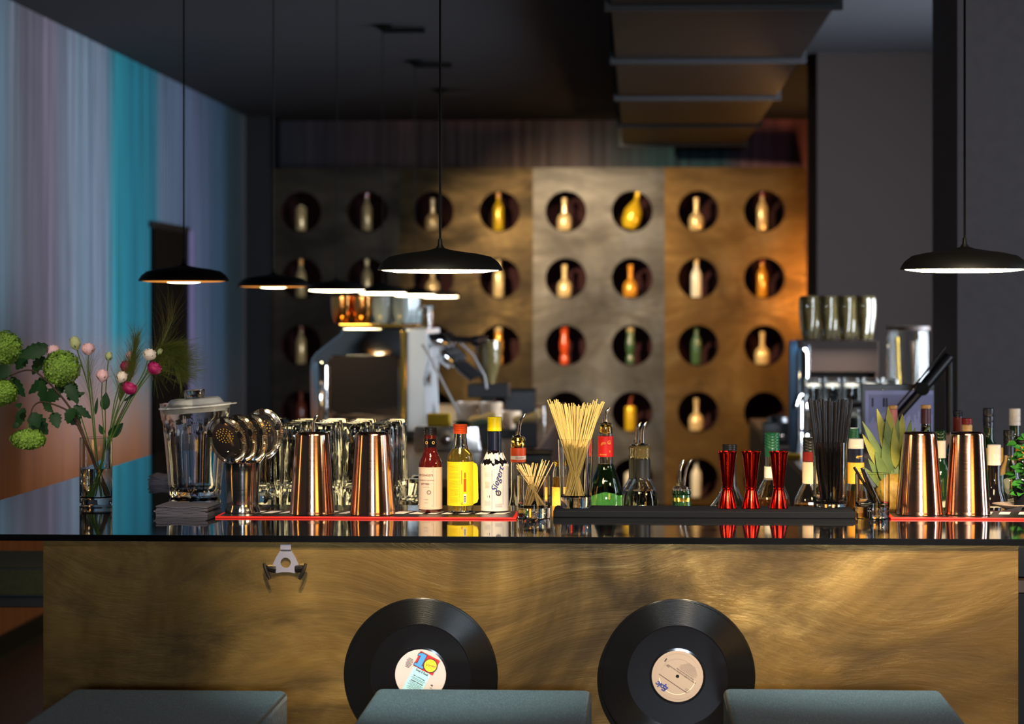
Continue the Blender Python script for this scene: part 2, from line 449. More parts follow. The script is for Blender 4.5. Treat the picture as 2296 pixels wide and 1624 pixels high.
# ---------------------------------------------------------------- mesh building
class G:
    def __init__(s):
        s.v, s.f = [], []

    def add(s, vs, fs, T=None):
        o = len(s.v)
        s.v += [tuple(T @ Vector(p)) if T is not None else tuple(p) for p in vs]
        s.f += [tuple(i + o for i in f) for f in fs]
        return s

    def box(s, lo, hi, T=None):
        x0, y0, z0 = lo
        x1, y1, z1 = hi
        return s.add([(x0, y0, z0), (x1, y0, z0), (x1, y1, z0), (x0, y1, z0), (x0, y0, z1), (x1, y0, z1), (x1, y1, z1), (x0, y1, z1)],
                     [(0, 3, 2, 1), (4, 5, 6, 7), (0, 1, 5, 4), (1, 2, 6, 5), (2, 3, 7, 6), (3, 0, 4, 7)], T)

    def lathe(s, prof, seg=32, T=None, a0=0.0, a1=2 * pi, mod=None):
        """prof: (r, z) pairs; r 0 closes to the axis"""
        full = abs(a1 - a0 - 2 * pi) < 1e-6
        n = seg if full else seg + 1
        vs, rows = [], []
        for r, z in prof:
            if r <= 1e-7:
                rows.append([len(vs)] * n)
                vs.append((0, 0, z))
            else:
                rows.append(list(range(len(vs), len(vs) + n)))
                for i in range(n):
                    a = a0 + (a1 - a0) * i / seg
                    q = r * (mod(a, z) if mod else 1)
                    vs.append((q * cos(a), q * sin(a), z))
        fs = []
        for A, B in zip(rows, rows[1:]):
            for i in range(seg):
                j = (i + 1) % n if full else i + 1
                f = []
                for q in (A[i], A[j], B[j], B[i]):
                    if q not in f:
                        f.append(q)
                if len(f) > 2:
                    fs.append(tuple(f))
        return s.add(vs, fs, T)

    def tube(s, pts, r, seg=8, caps=True, T=None):
        pts = [Vector(p) for p in pts]
        rs = r if isinstance(r, (list, tuple)) else [r] * len(pts)
        vs, fs = [], []
        up = None
        for i, p in enumerate(pts):
            d = (pts[min(i + 1, len(pts) - 1)] - pts[max(i - 1, 0)])
            d = d.normalized() if d.length > 1e-9 else Vector((0, 0, 1))
            if up is None:
                up = d.orthogonal().normalized()
            up = (up - d * up.dot(d))
            up = up.normalized() if up.length > 1e-6 else d.orthogonal().normalized()
            q = d.cross(up)
            for j in range(seg):
                a = 2 * pi * j / seg
                vs.append(p + (up * cos(a) + q * sin(a)) * rs[i])
        for i in range(len(pts) - 1):
            for j in range(seg):
                k2 = (j + 1) % seg
                fs.append((i * seg + j, i * seg + k2, (i + 1) * seg + k2, (i + 1) * seg + j))
        if caps:
            fs.append(tuple(range(seg))[::-1])
            fs.append(tuple((len(pts) - 1) * seg + j for j in range(seg)))
        return s.add(vs, fs, T)

    def prism(s, poly, y0, y1, T=None):
        """polygon in x,z pushed along y"""
        n = len(poly)
        vs = [(x, y0, z) for x, z in poly] + [(x, y1, z) for x, z in poly]
        fs = [tuple(range(n)), tuple(range(2 * n - 1, n - 1, -1))]
        for i in range(n):
            j = (i + 1) % n
            fs.append((i, i + n, j + n, j))
        return s.add(vs, fs, T)

    def grid(s, fn, nu, nv, T=None):
        vs = [fn(i / nu, j / nv) for j in range(nv + 1) for i in range(nu + 1)]
        fs = [(j * (nu + 1) + i, j * (nu + 1) + i + 1, (j + 1) * (nu + 1) + i + 1, (j + 1) * (nu + 1) + i) for j in range(nv) for i in range(nu)]
        return s.add(vs, fs, T)

    def mesh(s, name, smooth=True, angle=35, bevel=0.0, fix=True, merge=False, thick=0.0, segs=2):
        me = bpy.data.meshes.new(name)
        me.from_pydata([tuple(p) for p in s.v], [], s.f)
        if fix or bevel or thick or merge:
            bm = bmesh.new()
            bm.from_mesh(me)
            if merge:
                bmesh.ops.remove_doubles(bm, verts=bm.verts, dist=1e-6)
            if fix:
                bmesh.ops.recalc_face_normals(bm, faces=bm.faces)
            if bevel:
                angle = 15 if segs <= 2 else angle
                es = [e for e in bm.edges if len(e.link_faces) == 2 and e.calc_face_angle(0) > radians(30)]
                bmesh.ops.bevel(bm, geom=es, offset=bevel, segments=segs, profile=0.6, affect='EDGES', clamp_overlap=True)
            if thick:
                bmesh.ops.solidify(bm, geom=bm.faces, thickness=thick)
            bm.to_mesh(me)
            bm.free()
        if smooth:
            me.polygons.foreach_set('use_smooth', [True] * len(me.polygons))
            me.set_sharp_from_angle(angle=radians(angle))
        me.update()
        return me


def thing(name, label, cat, loc, group=None, rz=0.0):
    o = bpy.data.objects.new(name, None)
    o.empty_display_size = 0.05
    COL.objects.link(o)
    o.location = loc
    o.rotation_euler = (0, 0, rz)
    o['label'] = label
    o['category'] = cat
    if group:
        o['group'] = group
    return o


def part(name, me, m, parent, label=None, loc=(0, 0, 0), rot=None):
    if isinstance(me, G):
        me = me.mesh(name)
    o = bpy.data.objects.new(name, me)
    COL.objects.link(o)
    if m and not me.materials:
        me.materials.append(M[m] if isinstance(m, str) else m)
    o.parent = parent
    o.location = loc
    if rot:
        o.rotation_euler = rot
    if label:
        o['label'] = label
    return o


def solo(name, me, m, loc, label, cat, group=None, rot=None):
    o = part(name, me, m, None, label, loc, rot)
    o['category'] = cat
    if group:
        o['group'] = group
    return o


def struct(name, me, m, label=None, loc=(0, 0, 0)):
    o = part(name, me, m, None, label, loc)
    o['kind'] = 'structure'
    return o


def copy_tree(o, parent=None, **props):
    c = o.copy()
    COL.objects.link(c)
    if parent is not None:
        c.parent = parent
    for ch in list(o.children):
        copy_tree(ch, c)
    for a, b in props.items():
        c[a] = b
    return c


def text_mesh(s, size, shear=0.0, bold=0.0, width=1.0):
    """flat letters in the x,z plane facing -y, centred"""
    cu = bpy.data.curves.new('lettering', 'FONT')
    cu.body = s
    cu.size = size
    cu.align_x = 'CENTER'
    cu.align_y = 'CENTER'
    cu.shear = shear
    cu.offset = bold
    cu.resolution_u = 3
    o = bpy.data.objects.new('lettering', cu)
    COL.objects.link(o)
    dg = bpy.context.evaluated_depsgraph_get()
    dg.update()
    me = bpy.data.meshes.new_from_object(o.evaluated_get(dg))
    bpy.data.objects.remove(o)
    vs = [(v.co.x * width, 0.0, v.co.y) for v in me.vertices]
    fs = [tuple(p.vertices) for p in me.polygons]
    bpy.data.meshes.remove(me)
    return vs, fs


def words_on(items, place, spin=0.0, origin=(0, 0)):
    """items: (text, size, x, z[, shear, bold, angle, width]); place maps (x, z) to a point of the surface"""
    q = G()
    for it in items:
        if len(it) == 3:
            it = (it[0], 0, it[1], it[2])
        s, size, x, z = it[:4]
        sh = it[4] if len(it) > 4 else 0
        bo = it[5] if len(it) > 5 else 0
        an = radians(it[6]) if len(it) > 6 else 0
        wd = it[7] if len(it) > 7 else 1
        if isinstance(s, str):
            vs, fs = text_mesh(s, size, sh, bo, wd)
        else:  # a bar: s = (w, h)
            a, b = s[0] / 2, s[1] / 2
            n = max(1, int(s[0] / 0.004))
            vs = [(-a + 2 * a * i / n, 0, zz) for zz in (-b, b) for i in range(n + 1)]
            fs = [(i, i + 1, n + 2 + i, n + 1 + i) for i in range(n)]
        out = []
        for vx, _, vz in vs:
            X, Z = vx * cos(an) - vz * sin(an) + x, vx * sin(an) + vz * cos(an) + z
            X, Z = X * cos(spin) - Z * sin(spin), X * sin(spin) + Z * cos(spin)
            out.append(place(X, Z))
        q.add(out, fs)
    return q.mesh('lettering', smooth=False, fix=False)


def around(r, a0=-pi / 2):
    """a place function wrapping onto a cylinder; x is measured along the girth from the front"""
    return lambda x, z: (r * cos(a0 + x / r), r * sin(a0 + x / r), z)


def vessel(outer, t, base, inner_top=None):
    """closed profile of a hollow vessel: outer goes from foot to rim"""
    inn = []
    zb = outer[0][1] + base
    for r, z in outer:
        if z > zb + t * 0.5:
            inn.append((max(r - t, 0.0006), z))
    if not inn:
        return [(0, outer[0][1])] + outer
    r0 = inn[0][0]
    prof = [(0, outer[0][1])] + list(outer)
    prof += [(inn[-1][0], inn[-1][1])] + inn[-2::-1] + [(r0 * 0.92, zb), (0, zb)]
    return prof

# ================================================================ the room
XW = -2.84                      # striped side wall
CEIL = 2.949


def slab(lo, hi, bevel=0.0):
    c = (Vector(lo) + Vector(hi)) / 2
    return G().box(Vector(lo), Vector(hi)).mesh('slab', smooth=bool(bevel), bevel=bevel)


struct('floor', slab((-3.2, -6.2, -0.1), (3.4, 18.4, 0)), 'floor')
struct('ceiling', slab((-3.2, -6.2, CEIL), (3.4, 18.4, CEIL + 0.1)), 'ceiling')
struct('wall_left', slab((XW - 0.12, -6.2, 0), (XW, 18.4, CEIL)), 'wall_left')
struct('wall_back', slab((XW, 17.95, 0), (3.2, 18.1, CEIL)), 'wall_back')
struct('wall_right', slab((3.2, -6.2, 0), (3.35, 18.4, CEIL)), 'plaster')
struct('wall_rear', slab((XW, -6.2, 0), (3.2, -6.05, CEIL)), 'plaster')
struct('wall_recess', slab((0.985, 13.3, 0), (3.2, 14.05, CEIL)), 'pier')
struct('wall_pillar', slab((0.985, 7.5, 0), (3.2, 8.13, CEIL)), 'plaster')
struct('trim_1', slab((XW, 17.45, 0), (-2.66, 17.95, CEIL)), 'black', 'matt black pilaster in the corner of the striped wall')
struct('baseboard_left', slab((XW, -6, 0), (XW + 0.015, 17.4, 0.09)), 'black')


def atX(px, py, X):
    r = ray(px, py)
    t = X / r.x
    return Vector((X, r.y * t, CZ + r.z * t))


d0, d1 = atX(337, 512, XW).y, atX(413, 520, XW).y
d = struct('door_1', slab((XW, d0, 0), (XW + 0.03, d1, 2.02), 0.003), 'lampblack', 'black door in the striped wall')
part('door_frame', slab((XW, d1, 0), (XW + 0.045, d1 + 0.09, 2.04), 0.003), mat('lilac_grey_paint', g((140, 132, 176)), 0.5), d)
part('door_frame', slab((XW, d0 - 0.05, 2.02), (XW + 0.035, d1, 2.06), 0.003), 'black', d)
part('door_handle', G().tube([(XW + 0.03, d1 - 0.10, 1.0), (XW + 0.08, d1 - 0.10, 1.0), (XW + 0.08, d1 - 0.22, 1.0)], 0.009), 'chrome', d)

# ceiling duct
t = thing('ventilation_duct', 'dark metal ventilation duct running under the charcoal ceiling', 'duct', (0.33, 11, 2.71))
part('duct_body', G().box((-0.43, -5.0, 0), (0.43, 6.2, 0.236)).mesh('duct_body', bevel=0.004), 'duct', t)
for yy in (9.29, 11.3, 13.3, 15.3, 17.1):
    part('joint_flange', G().box((-0.455, yy - 11 - 0.02, -0.02), (0.455, yy - 11 + 0.02, 0.236)).mesh('flange', bevel=0.002), 'ductjoint', t)

# ---------------------------------------------------------------- wall of round niches
YN = 17.6
CXs = [675 + 148.45 * i for i in range(8)]
RYs = [474.5, 624.5, 775, 924, 1073]
RN = 46.0
PB = [(600, 896, 'panel_dark', 'darkest of the metal wall panels, beside the black pilaster'),
      (896, 1195, 'panel_olive', 'olive brass wall panel behind the coffee machine'),
      (1195, 1490, 'panel_grey', 'silvery grey metal wall panel of the round niches'),
      (1490, 1808, 'panel_gold', 'golden brass wall panel next to the grey recess wall')]
ZT, ZB = atY(1200, 380, YN).z, 0.12
s_n = sc(atY(1200, 600, YN))
RNM = RN / s_n
NICHE = {}
for pi_, (xa, xb, pm, lab) in enumerate(PB):
    A, B = atY(xa, 600, YN).x, atY(xb, 600, YN).x
    ox = (A + B) / 2
    t = thing('niche_wall_panel', lab, 'wall panel', (ox, YN, ZB), 'metal panels with round bottle niches')
    q = G()
    cs = [i for i, c in enumerate(CXs) if xa < c < xb]
    xs = [A] + [(atY(CXs[i], 600, YN).x + atY(CXs[i + 1], 600, YN).x) / 2 for i in cs[:-1]] + [B]
    zc = [atY(1148, y, YN).z for y in RYs]
    zs = [ZT] + [(a + b) / 2 for a, b in zip(zc, zc[1:])] + [zc[-1] - 0.24]
    for ci, i in enumerate(cs):
        for r in range(5):
            cx = atY(CXs[i], 600, YN).x
            cz = zc[r]
            NICHE[(i, r)] = (cx, cz)
            x0, x1, z1, z0 = xs[ci], xs[ci + 1], zs[r], zs[r + 1]
            ang = sorted([2 * pi * j / 44 for j in range(44)] + [atan2(zz - cz, xx - cx) % (2 * pi) for xx in (x0, x1) for zz in (z0, z1)])
            n = len(ang)
            vs = []
            for a in ang:
                vs.append((cx + RNM * cos(a) - ox, 0, cz + RNM * sin(a) - ZB))
            for a in ang:
                c_, s_ = cos(a), sin(a)
                tt = min([((x1 - cx) / c_) if c_ > 1e-9 else ((x0 - cx) / c_) if c_ < -1e-9 else 1e9,
                          ((z1 - cz) / s_) if s_ > 1e-9 else ((z0 - cz) / s_) if s_ < -1e-9 else 1e9])
                vs.append((cx + tt * c_ - ox, 0, cz + tt * s_ - ZB))
            for a in ang:
                vs.append((cx + RNM * cos(a) - ox, 0.012, cz + RNM * sin(a) - ZB))
            q.add(vs, [(j, (j + 1) % n, n + (j + 1) % n, n + j) for j in range(n)] + [(j, 2 * n + j, 2 * n + (j + 1) % n, (j + 1) % n) for j in range(n)])
            li = G().lathe([(RNM, 0.012), (RNM + 0.0, 0.30), (0, 0.30)], 44, Matrix.Rotation(-pi / 2, 4, 'X'))
            part('niche_lining', li, 'niche', t, loc=(cx - ox, 0, cz - ZB))
    q.box((A - ox + 0.002, 0.0, 0), (B - ox - 0.002, 0.012, zs[-1] - ZB))
    q.box((A - ox, -0.001, ZT - ZB), (B - ox, 0.3, ZT - ZB + 0.012))
    part('metal_sheet', q.mesh('metal_sheet', angle=30, fix=False), pm, t)

# bottles standing in the niches
NB = {}


def niche_bottle(kind, body, cap, lab=None):
    q, c, l = G(), G(), None
    if kind == 'flask':
        q.lathe([(0, 0), (.046, 0), (.054, .012), (.055, .075), (.045, .105), (.018, .13), (.015, .19)], 20)
        c.lathe([(.018, .188), (.019, .235), (0, .236)], 16)
    elif kind == 'tall':
        q.lathe([(0, 0), (.036, 0), (.039, .008), (.039, .19), (.03, .225), (.015, .25), (.014, .29)], 20)
        c.lathe([(.017, .285), (.018, .33), (0, .332)], 16)
    elif kind == 'square':
        q.lathe([(0, 0), (.040, 0), (.042, .006), (.042, .16), (.036, .175), (0, .178)], 20)
        c.lathe([(.02, .177), (.02, .186), (0, .187)], 16)
    elif kind == 'club':
        q.lathe([(0, 0), (.030, 0), (.032, .06), (.022, .085), (.034, .125), (.034, .20), (.026, .22), (.026, .29)], 20)
        c.lathe([(.029, .285), (.030, .32), (0, .322)], 16)
    elif kind == 'decanter':
        q.lathe([(0, 0), (.05, 0), (.07, .05), (.066, .13), (.03, .19), (.016, .21), (.016, .25)], 20)
        c.lathe([(.022, .25), (.024, .285), (0, .287)], 16)
    k_ = .84 if kind in ('tall', 'club') else 1.0
    q.v = [(x, y, z * k_) for x, y, z in q.v]
    c.v = [(x, y, z * k_) for x, y, z in c.v]
    return q.mesh('bottle', fix=True), c.mesh('stopper')


NBM = {'clear': mat('pale_spirit_bottle', g((250, 214, 150)), 0.22, metal=0.3, coat=0.8),
       'amber': mat('amber_bottle', g((236, 160, 50)), 0.22, metal=0.3, coat=0.8),
       'gold': mat('gold_bottle', g((244, 196, 40)), 0.22, metal=0.3, coat=0.8),
       'white': mat('white_bottle', g((240, 226, 200)), 0.2, coat=0.8),
       'red': mat('orange_red_bottle', g((220, 80, 34)), 0.2, coat=0.8),
       'green': mat('green_bottle', g((70, 96, 62)), 0.15, coat=1.0),
       'brownred': mat('red_brown_bottle', g((150, 74, 50)), 0.2, coat=0.8)}
COLN = ['first', 'second', 'third', 'fourth', 'fifth', 'sixth', 'seventh', 'eighth']
ROWN = ['top', 'second', 'third', 'fourth', 'lowest']
KW = {'flask': 'round flask', 'tall': 'tall bottle', 'square': 'squat bottle', 'club': 'waisted bottle', 'decanter': 'tilted decanter'}
CW = {'clear': 'pale', 'amber': 'amber', 'gold': 'gold', 'white': 'white', 'red': 'orange red', 'green': 'green', 'brownred': 'red brown'}
layout = {
    (0, 0): ('square', 'clear', 'clear'), (1, 0): ('tall', 'clear', 'red'), (2, 0): ('flask', 'clear', 'clear'), (3, 0): ('tall', 'gold', 'amber'),
    (4, 0): ('flask', 'clear', 'clear'), (5, 0): ('decanter', 'gold', 'gold'), (6, 0): ('flask', 'clear', 'clear'), (7, 0): ('tall', 'clear', 'brownred'),
    (0, 1): ('tall', 'clear', 'amber'), (1, 1): ('tall', 'clear', 'clear'), (2, 1): ('flask', 'clear', 'clear'), (3, 1): ('tall', 'clear', 'clear'),
    (4, 1): ('flask', 'clear', 'clear'), (5, 1): ('flask', 'amber', 'amber'), (6, 1): ('tall', 'white', 'clear'), (7, 1): ('tall', 'amber', 'brownred'),
    (0, 2): ('tall', 'clear', 'brownred'), (3, 2): ('club', 'amber', 'clear'), (4, 2): ('club', 'red', 'red'), (5, 2): ('club', 'green', 'clear'),
    (6, 2): ('tall', 'green', 'green'), (7, 2): ('flask', 'clear', 'clear'),
    (0, 3): ('tall', 'brownred', 'brownred'), (5, 3): ('square', 'gold', 'brownred'), (6, 3): ('flask', 'clear', 'clear'),
    (5, 4): ('square', 'white', 'white'), (6, 4): ('tall', 'white', 'white')}
for (i, r), (kd, cb, cc) in layout.items():
    key = (kd,)
    if key not in NB:
        NB[key] = niche_bottle(kd, None, None)
    me_b, me_c = NB[key][0].copy(), NB[key][1].copy()
    cx, cz = NICHE[(i, r)]
    off = -0.012 if kd != 'decanter' else 0.0
    o = thing('niche_bottle', '%s %s with %s top, %s niche row, %s niche column from the pilaster' % (CW[cb], KW[kd], CW[cc].split()[-1], ROWN[r], COLN[i]), 'bottle',
              (cx + off, YN + 0.075, cz - sqrt(RNM ** 2 - 0.06 ** 2) + 0.001), 'bottles in the round wall niches')
    part('bottle_body', me_b, NBM[cb], o)
    part('stopper', me_c, NBM[cc], o)
    if kd == 'decanter':
        o.rotation_euler = (0, radians(14), 0)
        o.location.x -= 0.02
        o.location.z += 0.015
    if (i, r) == (5, 3):
        part('bent_spout', G().tube([(0, 0, .18), (0, 0, .21), (.016, 0, .27), (.02, 0, .285)], [.012, .010, .009, .008]), NBM['brownred'], o)

# ================================================================ the bar
YF = 4.748                      # front edge of the bar top
YB = 4.762                      # brass face
XL = -1.49
t = thing('bar_counter', 'long bar counter with brushed brass front and dark sides', 'bar counter', (0, YB, 0))
bx0, bx1 = atY(97, 1400, YB).x, atY(2283, 1400, YB).x
q = G().grid(lambda u, v: (bx0 + (bx1 - bx0) * u, 0, 0.0 + 1.086 * v), 2, 2)
part('front_panel', G().box((bx0, 0, 0), (bx1, 0.004, 1.086)).mesh('front_panel'), 'brass', t)
part('side_panel', G().box((bx0 - 0.0, 0.004, 0), (bx0 + 0.01, 2.74, 1.086)).mesh('side'), 'black', t)
part('carcass', G().prism([(bx0 + 0.01, 0.0), (bx1, 0.0), (bx1, 1.086), (bx0 + 0.01, 1.086)], 0.004, 0.60).mesh('carcass'), 'black', t)
part('side_carcass', G().box((bx0 + 0.01, 0.6, 0), (-0.98, 2.74, 1.086)).mesh('carcass'), 'black', t)
poly = [(XL, YF), (2.9, YF), (2.9, 5.5), (-0.93, 5.5), (-0.93, 7.6), (XL, 7.6)]
q = G()
n = len(poly)
q.add([(x, y, 0) for x, y in poly] + [(x, y, 0.013) for x, y in poly], [tuple(range(n))[::-1], tuple(range(n, 2 * n))] + [(i, (i + 1) % n, n + (i + 1) % n, n + i) for i in range(n)])
solo('countertop', q.mesh('countertop', bevel=0.0012), 'counter', (0, 0, BAR - 0.013), 'polished black bar top reflecting the bottles and shakers on it', 'countertop')

# low work counters behind the bar
def worktop(name, poly, z, topm, label, cat='counter'):
    n = len(poly)
    t = thing(name, label, cat, (poly[0][0], poly[0][1], 0))
    P = [(x - poly[0][0], y - poly[0][1]) for x, y in poly]
    side = [(i, (i + 1) % n, n + (i + 1) % n, n + i) for i in range(n)]
    q = G().add([(x, y, z - 0.03) for x, y in P] + [(x, y, z) for x, y in P], [tuple(range(n))[::-1], tuple(range(n, 2 * n))] + side)
    part('worktop', q.mesh('worktop', bevel=0.002), topm, t)
    q = G().add([(x, y, 0) for x, y in P] + [(x, y, z - 0.031) for x, y in P], [tuple(range(n))[::-1], tuple(range(n, 2 * n))] + side)
    part('cabinet', q.mesh('cabinet'), 'black', t)
    return t


M['benchtop'] = speckled(mat('scuffed_steel_top', g((110, 92, 80)), 0.35, metal=0.7), 12, 0.2)
worktop('work_bench', [(-0.92, 5.56), (2.4, 5.56), (2.4, 6.35), (-0.92, 6.35)], 0.93, 'benchtop', 'low steel bottle bench directly behind the bar top')
worktop('coffee_counter', [(-1.5, 8.2), (-0.42, 8.2), (-0.42, 14.6), (-1.5, 14.6)], 0.97, 'benchtop', 'dark counter carrying the coffee machine')
worktop('service_counter', [(0.61, 8.14), (1.9, 8.14), (1.9, 13.2), (0.61, 13.2)], 0.95, 'benchtop', 'dark counter carrying glasses before the grey recess wall')

# ---------------------------------------------------------------- pendant lamps
LR = 0.125
shade = [(.0040, .062), (.0050, .050), (.009, .044), (.020, .0405), (.045, .0365), (.075, .0325), (.102, .0265), (.117, .0150), (.123, .006), (.1255, .0), (.1235, -.001),
         (.116, .008), (.100, .017), (.06, .022), (.0, .024)]
M_sh = G().lathe(shade, 64).mesh('shade')
M_in = G().lathe([(.1225, .0005), (.121, .003), (.112, .0035)], 64).mesh('ring')
M_gl = G().lathe([(.119, .0015), (.115, -.0015), (.09, -.005), (.05, -.0065), (0, -.007)], 64).mesh('glow')
M_gl2 = G().lathe([(.050, .0008), (.046, -.0045), (.03, -.0065), (0, -.007)], 48).mesh('glow')
M_in2 = G().lathe([(.1225, .0005), (.10, -.003), (.048, -.0045)], 64).mesh('ring')
M_cord = G().tube([(0, 0, .06), (0, 0, CEIL - CZ - .077 - 0.02)], 0.0023, 8).mesh('cord')
M_can = G().lathe([(.006, -.01), (.035, .008), (.06, .02), (0, .0201)], 24).mesh('canopy')
lamps = [(atY(985, 605, 4.8).x, 4.82, 'large round pendant lamp over the vermouth bottles, before the brass wall'),
         (atY(2160, 603, 4.8).x, 4.78, 'round pendant lamp over the bar before the grey pillar')]
rowt = ['round pendant lamp before the black door, closest of its row', 'round pendant lamp before the black pilaster, second of its row',
        'round pendant lamp over the coffee machine, third of its row', 'round pendant lamp fourth of its row, half hidden over the coffee cups',
        'round pendant lamp fifth of its row, mostly hidden over the cups', 'round pendant lamp last of its row, smallest, over the cups']
dz0 = []
for i, px in enumerate((412, 613, 755, 858, 930, 987)):
    Y = 1.25 * FP / (1428 - px) * 1.0
    lamps.append((atY(px, 640, Y).x, Y, rowt[i]))
for i, (x, y, lab) in enumerate(lamps):
    t = thing('pendant_lamp', lab, 'lamp', (x, y, CZ + 0.077), 'round black pendant lamps')
    part('lamp_shade', M_sh, 'lampblack', t)
    part('inner_ring', M_in2 if i in (2, 3) else M_in, 'lampinside', t)
    part('diffuser', M_gl2 if i in (2, 3) else M_gl, 'lampglow', t)
    part('cord', M_cord, 'lampblack', t)
    cn = part('ceiling_canopy', M_can, 'lampblack', t, loc=(0, 0, CEIL - CZ - .077 - 0.0205))
    if i >= 2:
        part('ceiling_bracket', G().box((0, -.01, CEIL - CZ - .077 - 0.04), (0.21, .01, CEIL - CZ - .077 - 0.012)).mesh('bracket', bevel=0.002), 'lampblack', t)

# ---------------------------------------------------------------- records on the brass
def disc_print(items, r_off=0.0):
    return words_on(items, lambda x, z: (x, 0, z))


def record(px, py, y, label, paper, ring=True):
    p = atY(px, py, y)
    t = thing('vinyl_record', label, 'record', p, 'vinyl records on the brass bar front')
    RX = Matrix.Rotation(pi / 2, 4, 'X')
    R = 0.1525
    d = part('disc', G().lathe([(0.0, -0.0008), (R - .001, -.0008), (R, 0), (R - .001, .0010), (.148, .0012), (.147, .0008), (.100, .0008)], 96).mesh('disc', angle=4), 'vinyl', t, rot=(pi / 2, 0, 0))
    part('runout', G().lathe([(.100, .0008), (.098, .0004), (.055, .0004), (.0505, .0010), (.0035, .0010), (.0035, -.0008)], 96).mesh('runout', angle=2), 'vinylflat', t, rot=(pi / 2, 0, 0))
    if paper:
        l = part('paper_label', G().lathe([(.0505, .0010), (.0500, .0014), (.0035, .0014), (.0034, .0008)], 64).mesh('paper'), paper, t, rot=(pi / 2, 0, 0))
        return t, l
    return t, None


def flat_ring(r0, r1, seg=64, a0=0, a1=2 * pi):
    q = G()
    q.add([(r * cos(a0 + (a1 - a0) * i / seg), 0, r * sin(a0 + (a1 - a0) * i / seg)) for i in range(seg + 1) for r in (r0, r1)],
          [(2 * i, 2 * i + 1, 2 * i + 3, 2 * i + 2) for i in range(seg)])
    return q


def sub(name, me, m, par, y, rz=0.0, label=None, off=(0, 0)):
    """a flat print on a record label, whose own frame is the label's (turned upright)"""
    o = part(name, me if not isinstance(me, G) else me.mesh(name, smooth=False, fix=False), m, par, label)
    o.matrix_parent_inverse = Matrix.Identity(4)
    o.rotation_euler = (0, 0, 0)
    Mx = Matrix.Rotation(-pi / 2, 4, 'X') @ Matrix.Translation((0, y, 0)) @ Matrix.Rotation(rz, 4, 'Y') @ Matrix.Translation((off[0], 0, off[1]))
    o.matrix_local = Mx
    return o


def quad(x0, z0, x1, z1):
    return G().add([(x0, 0, z0), (x1, 0, z0), (x1, 0, z1), (x0, 0, z1)], [(0, 1, 2, 3)])


t, l = record(943, 1514, YB - 0.004, 'vinyl record with white label, blue stripe and red square', mat('white_record_label', g((166, 160, 172)), 0.6))
a = radians(27)                # print turned clockwise
f0 = -0.0016
sub('blue_stripe', quad(-.0195, -.047, .0175, .012), mat('pale_blue_print', g((138, 186, 214)), 0.55), l, f0, a)
sub('red_square', quad(-.0215, .010, .0215, .0430), mat('red_print', g((160, 26, 34)), 0.55), l, f0 - .0001, a)
def slab_one(g_):
    x = -.0115
    pts = [(-.0095, .0125, -1, -1), (.0095, .0125, 1, -1), (.0095, .0172, 1, 1), (.0050, .0172, 1, 1), (.0050, .0405, 1, 1), (-.0050, .0405, -1, 1), (-.0105, .0365, -1, 1), (-.0105, .0325, -1, -1), (-.0050, .0345, -1, -1),
           (-.0050, .0172, -1, 1), (-.0095, .0172, -1, 1)]
    return G().add([(x + px_ + g_ * sx_, 0, pz_ + g_ * sz_) for px_, pz_, sx_, sz_ in pts], [tuple(range(11))])


sub('number', slab_one(.0012), 'ink', l, f0 - .0002, a)
sub('number', slab_one(0), mat('sky_blue_print', g((62, 128, 200)), 0.55), l, f0 - .0003, a)
q = flat_ring(0.0005, .0142, 48)
sub('black_ring', q, 'ink', l, f0 - .0004, a, off=(.009, .0255))
sub('yellow_disc', flat_ring(0.0003, .0122, 48), mat('yellow_print', g((232, 200, 50)), 0.55), l, f0 - .0005, a, off=(.009, .0255))
sub('signature', words_on([('Virgin', .0085, .009, .0255, .35, .00015, 14)], lambda x, z: (x, 0, z)), 'ink', l, f0 - .0006, a)
sub('lettering', words_on([('Soul II Soul', .0058, 0, .0062, 0, .0002), ('GET A LIFE (LP Mix)', .0030, 0, -.006, 0, .0001)] +
    [((w_, .0007), 0, 0, zz) for w_, zz in ((.03, -.010), (.026, -.0125))] +
    [("JAZZIE'S GROOVE", .0032, 0, -.0165, 0, .00015)] + [((w_, .0006), 0, 0, zz) for w_, zz in ((.030, -.020), (.026, -.0225), (.032, -.025), (.024, -.0275), (.030, -.030), (.028, -.033), (.022, -.036), (.026, -.039))],
    lambda x, z: (x, 0, z)), 'ink', l, f0 - .0003, a)
sub('lettering', words_on([((w_, .0009), 0, -.031, zz) for w_, zz in ((.010, .020), (.012, .0175), (.014, .015), (.010, .0125), (.013, .010), (.011, .0075), (.010, .005), (.008, .0025))] +
    [('45', .0045, .029, -.008, 0, .0002), ('rpm', .003, .030, -.013)], lambda x, z: (x, 0, z)), 'ink', l, f0 - .0003, a)
sub('pressing_ring', flat_ring(.0165, .0170), mat('white_ring', g((190, 210, 222)), 0.4), l, f0 - .00015)

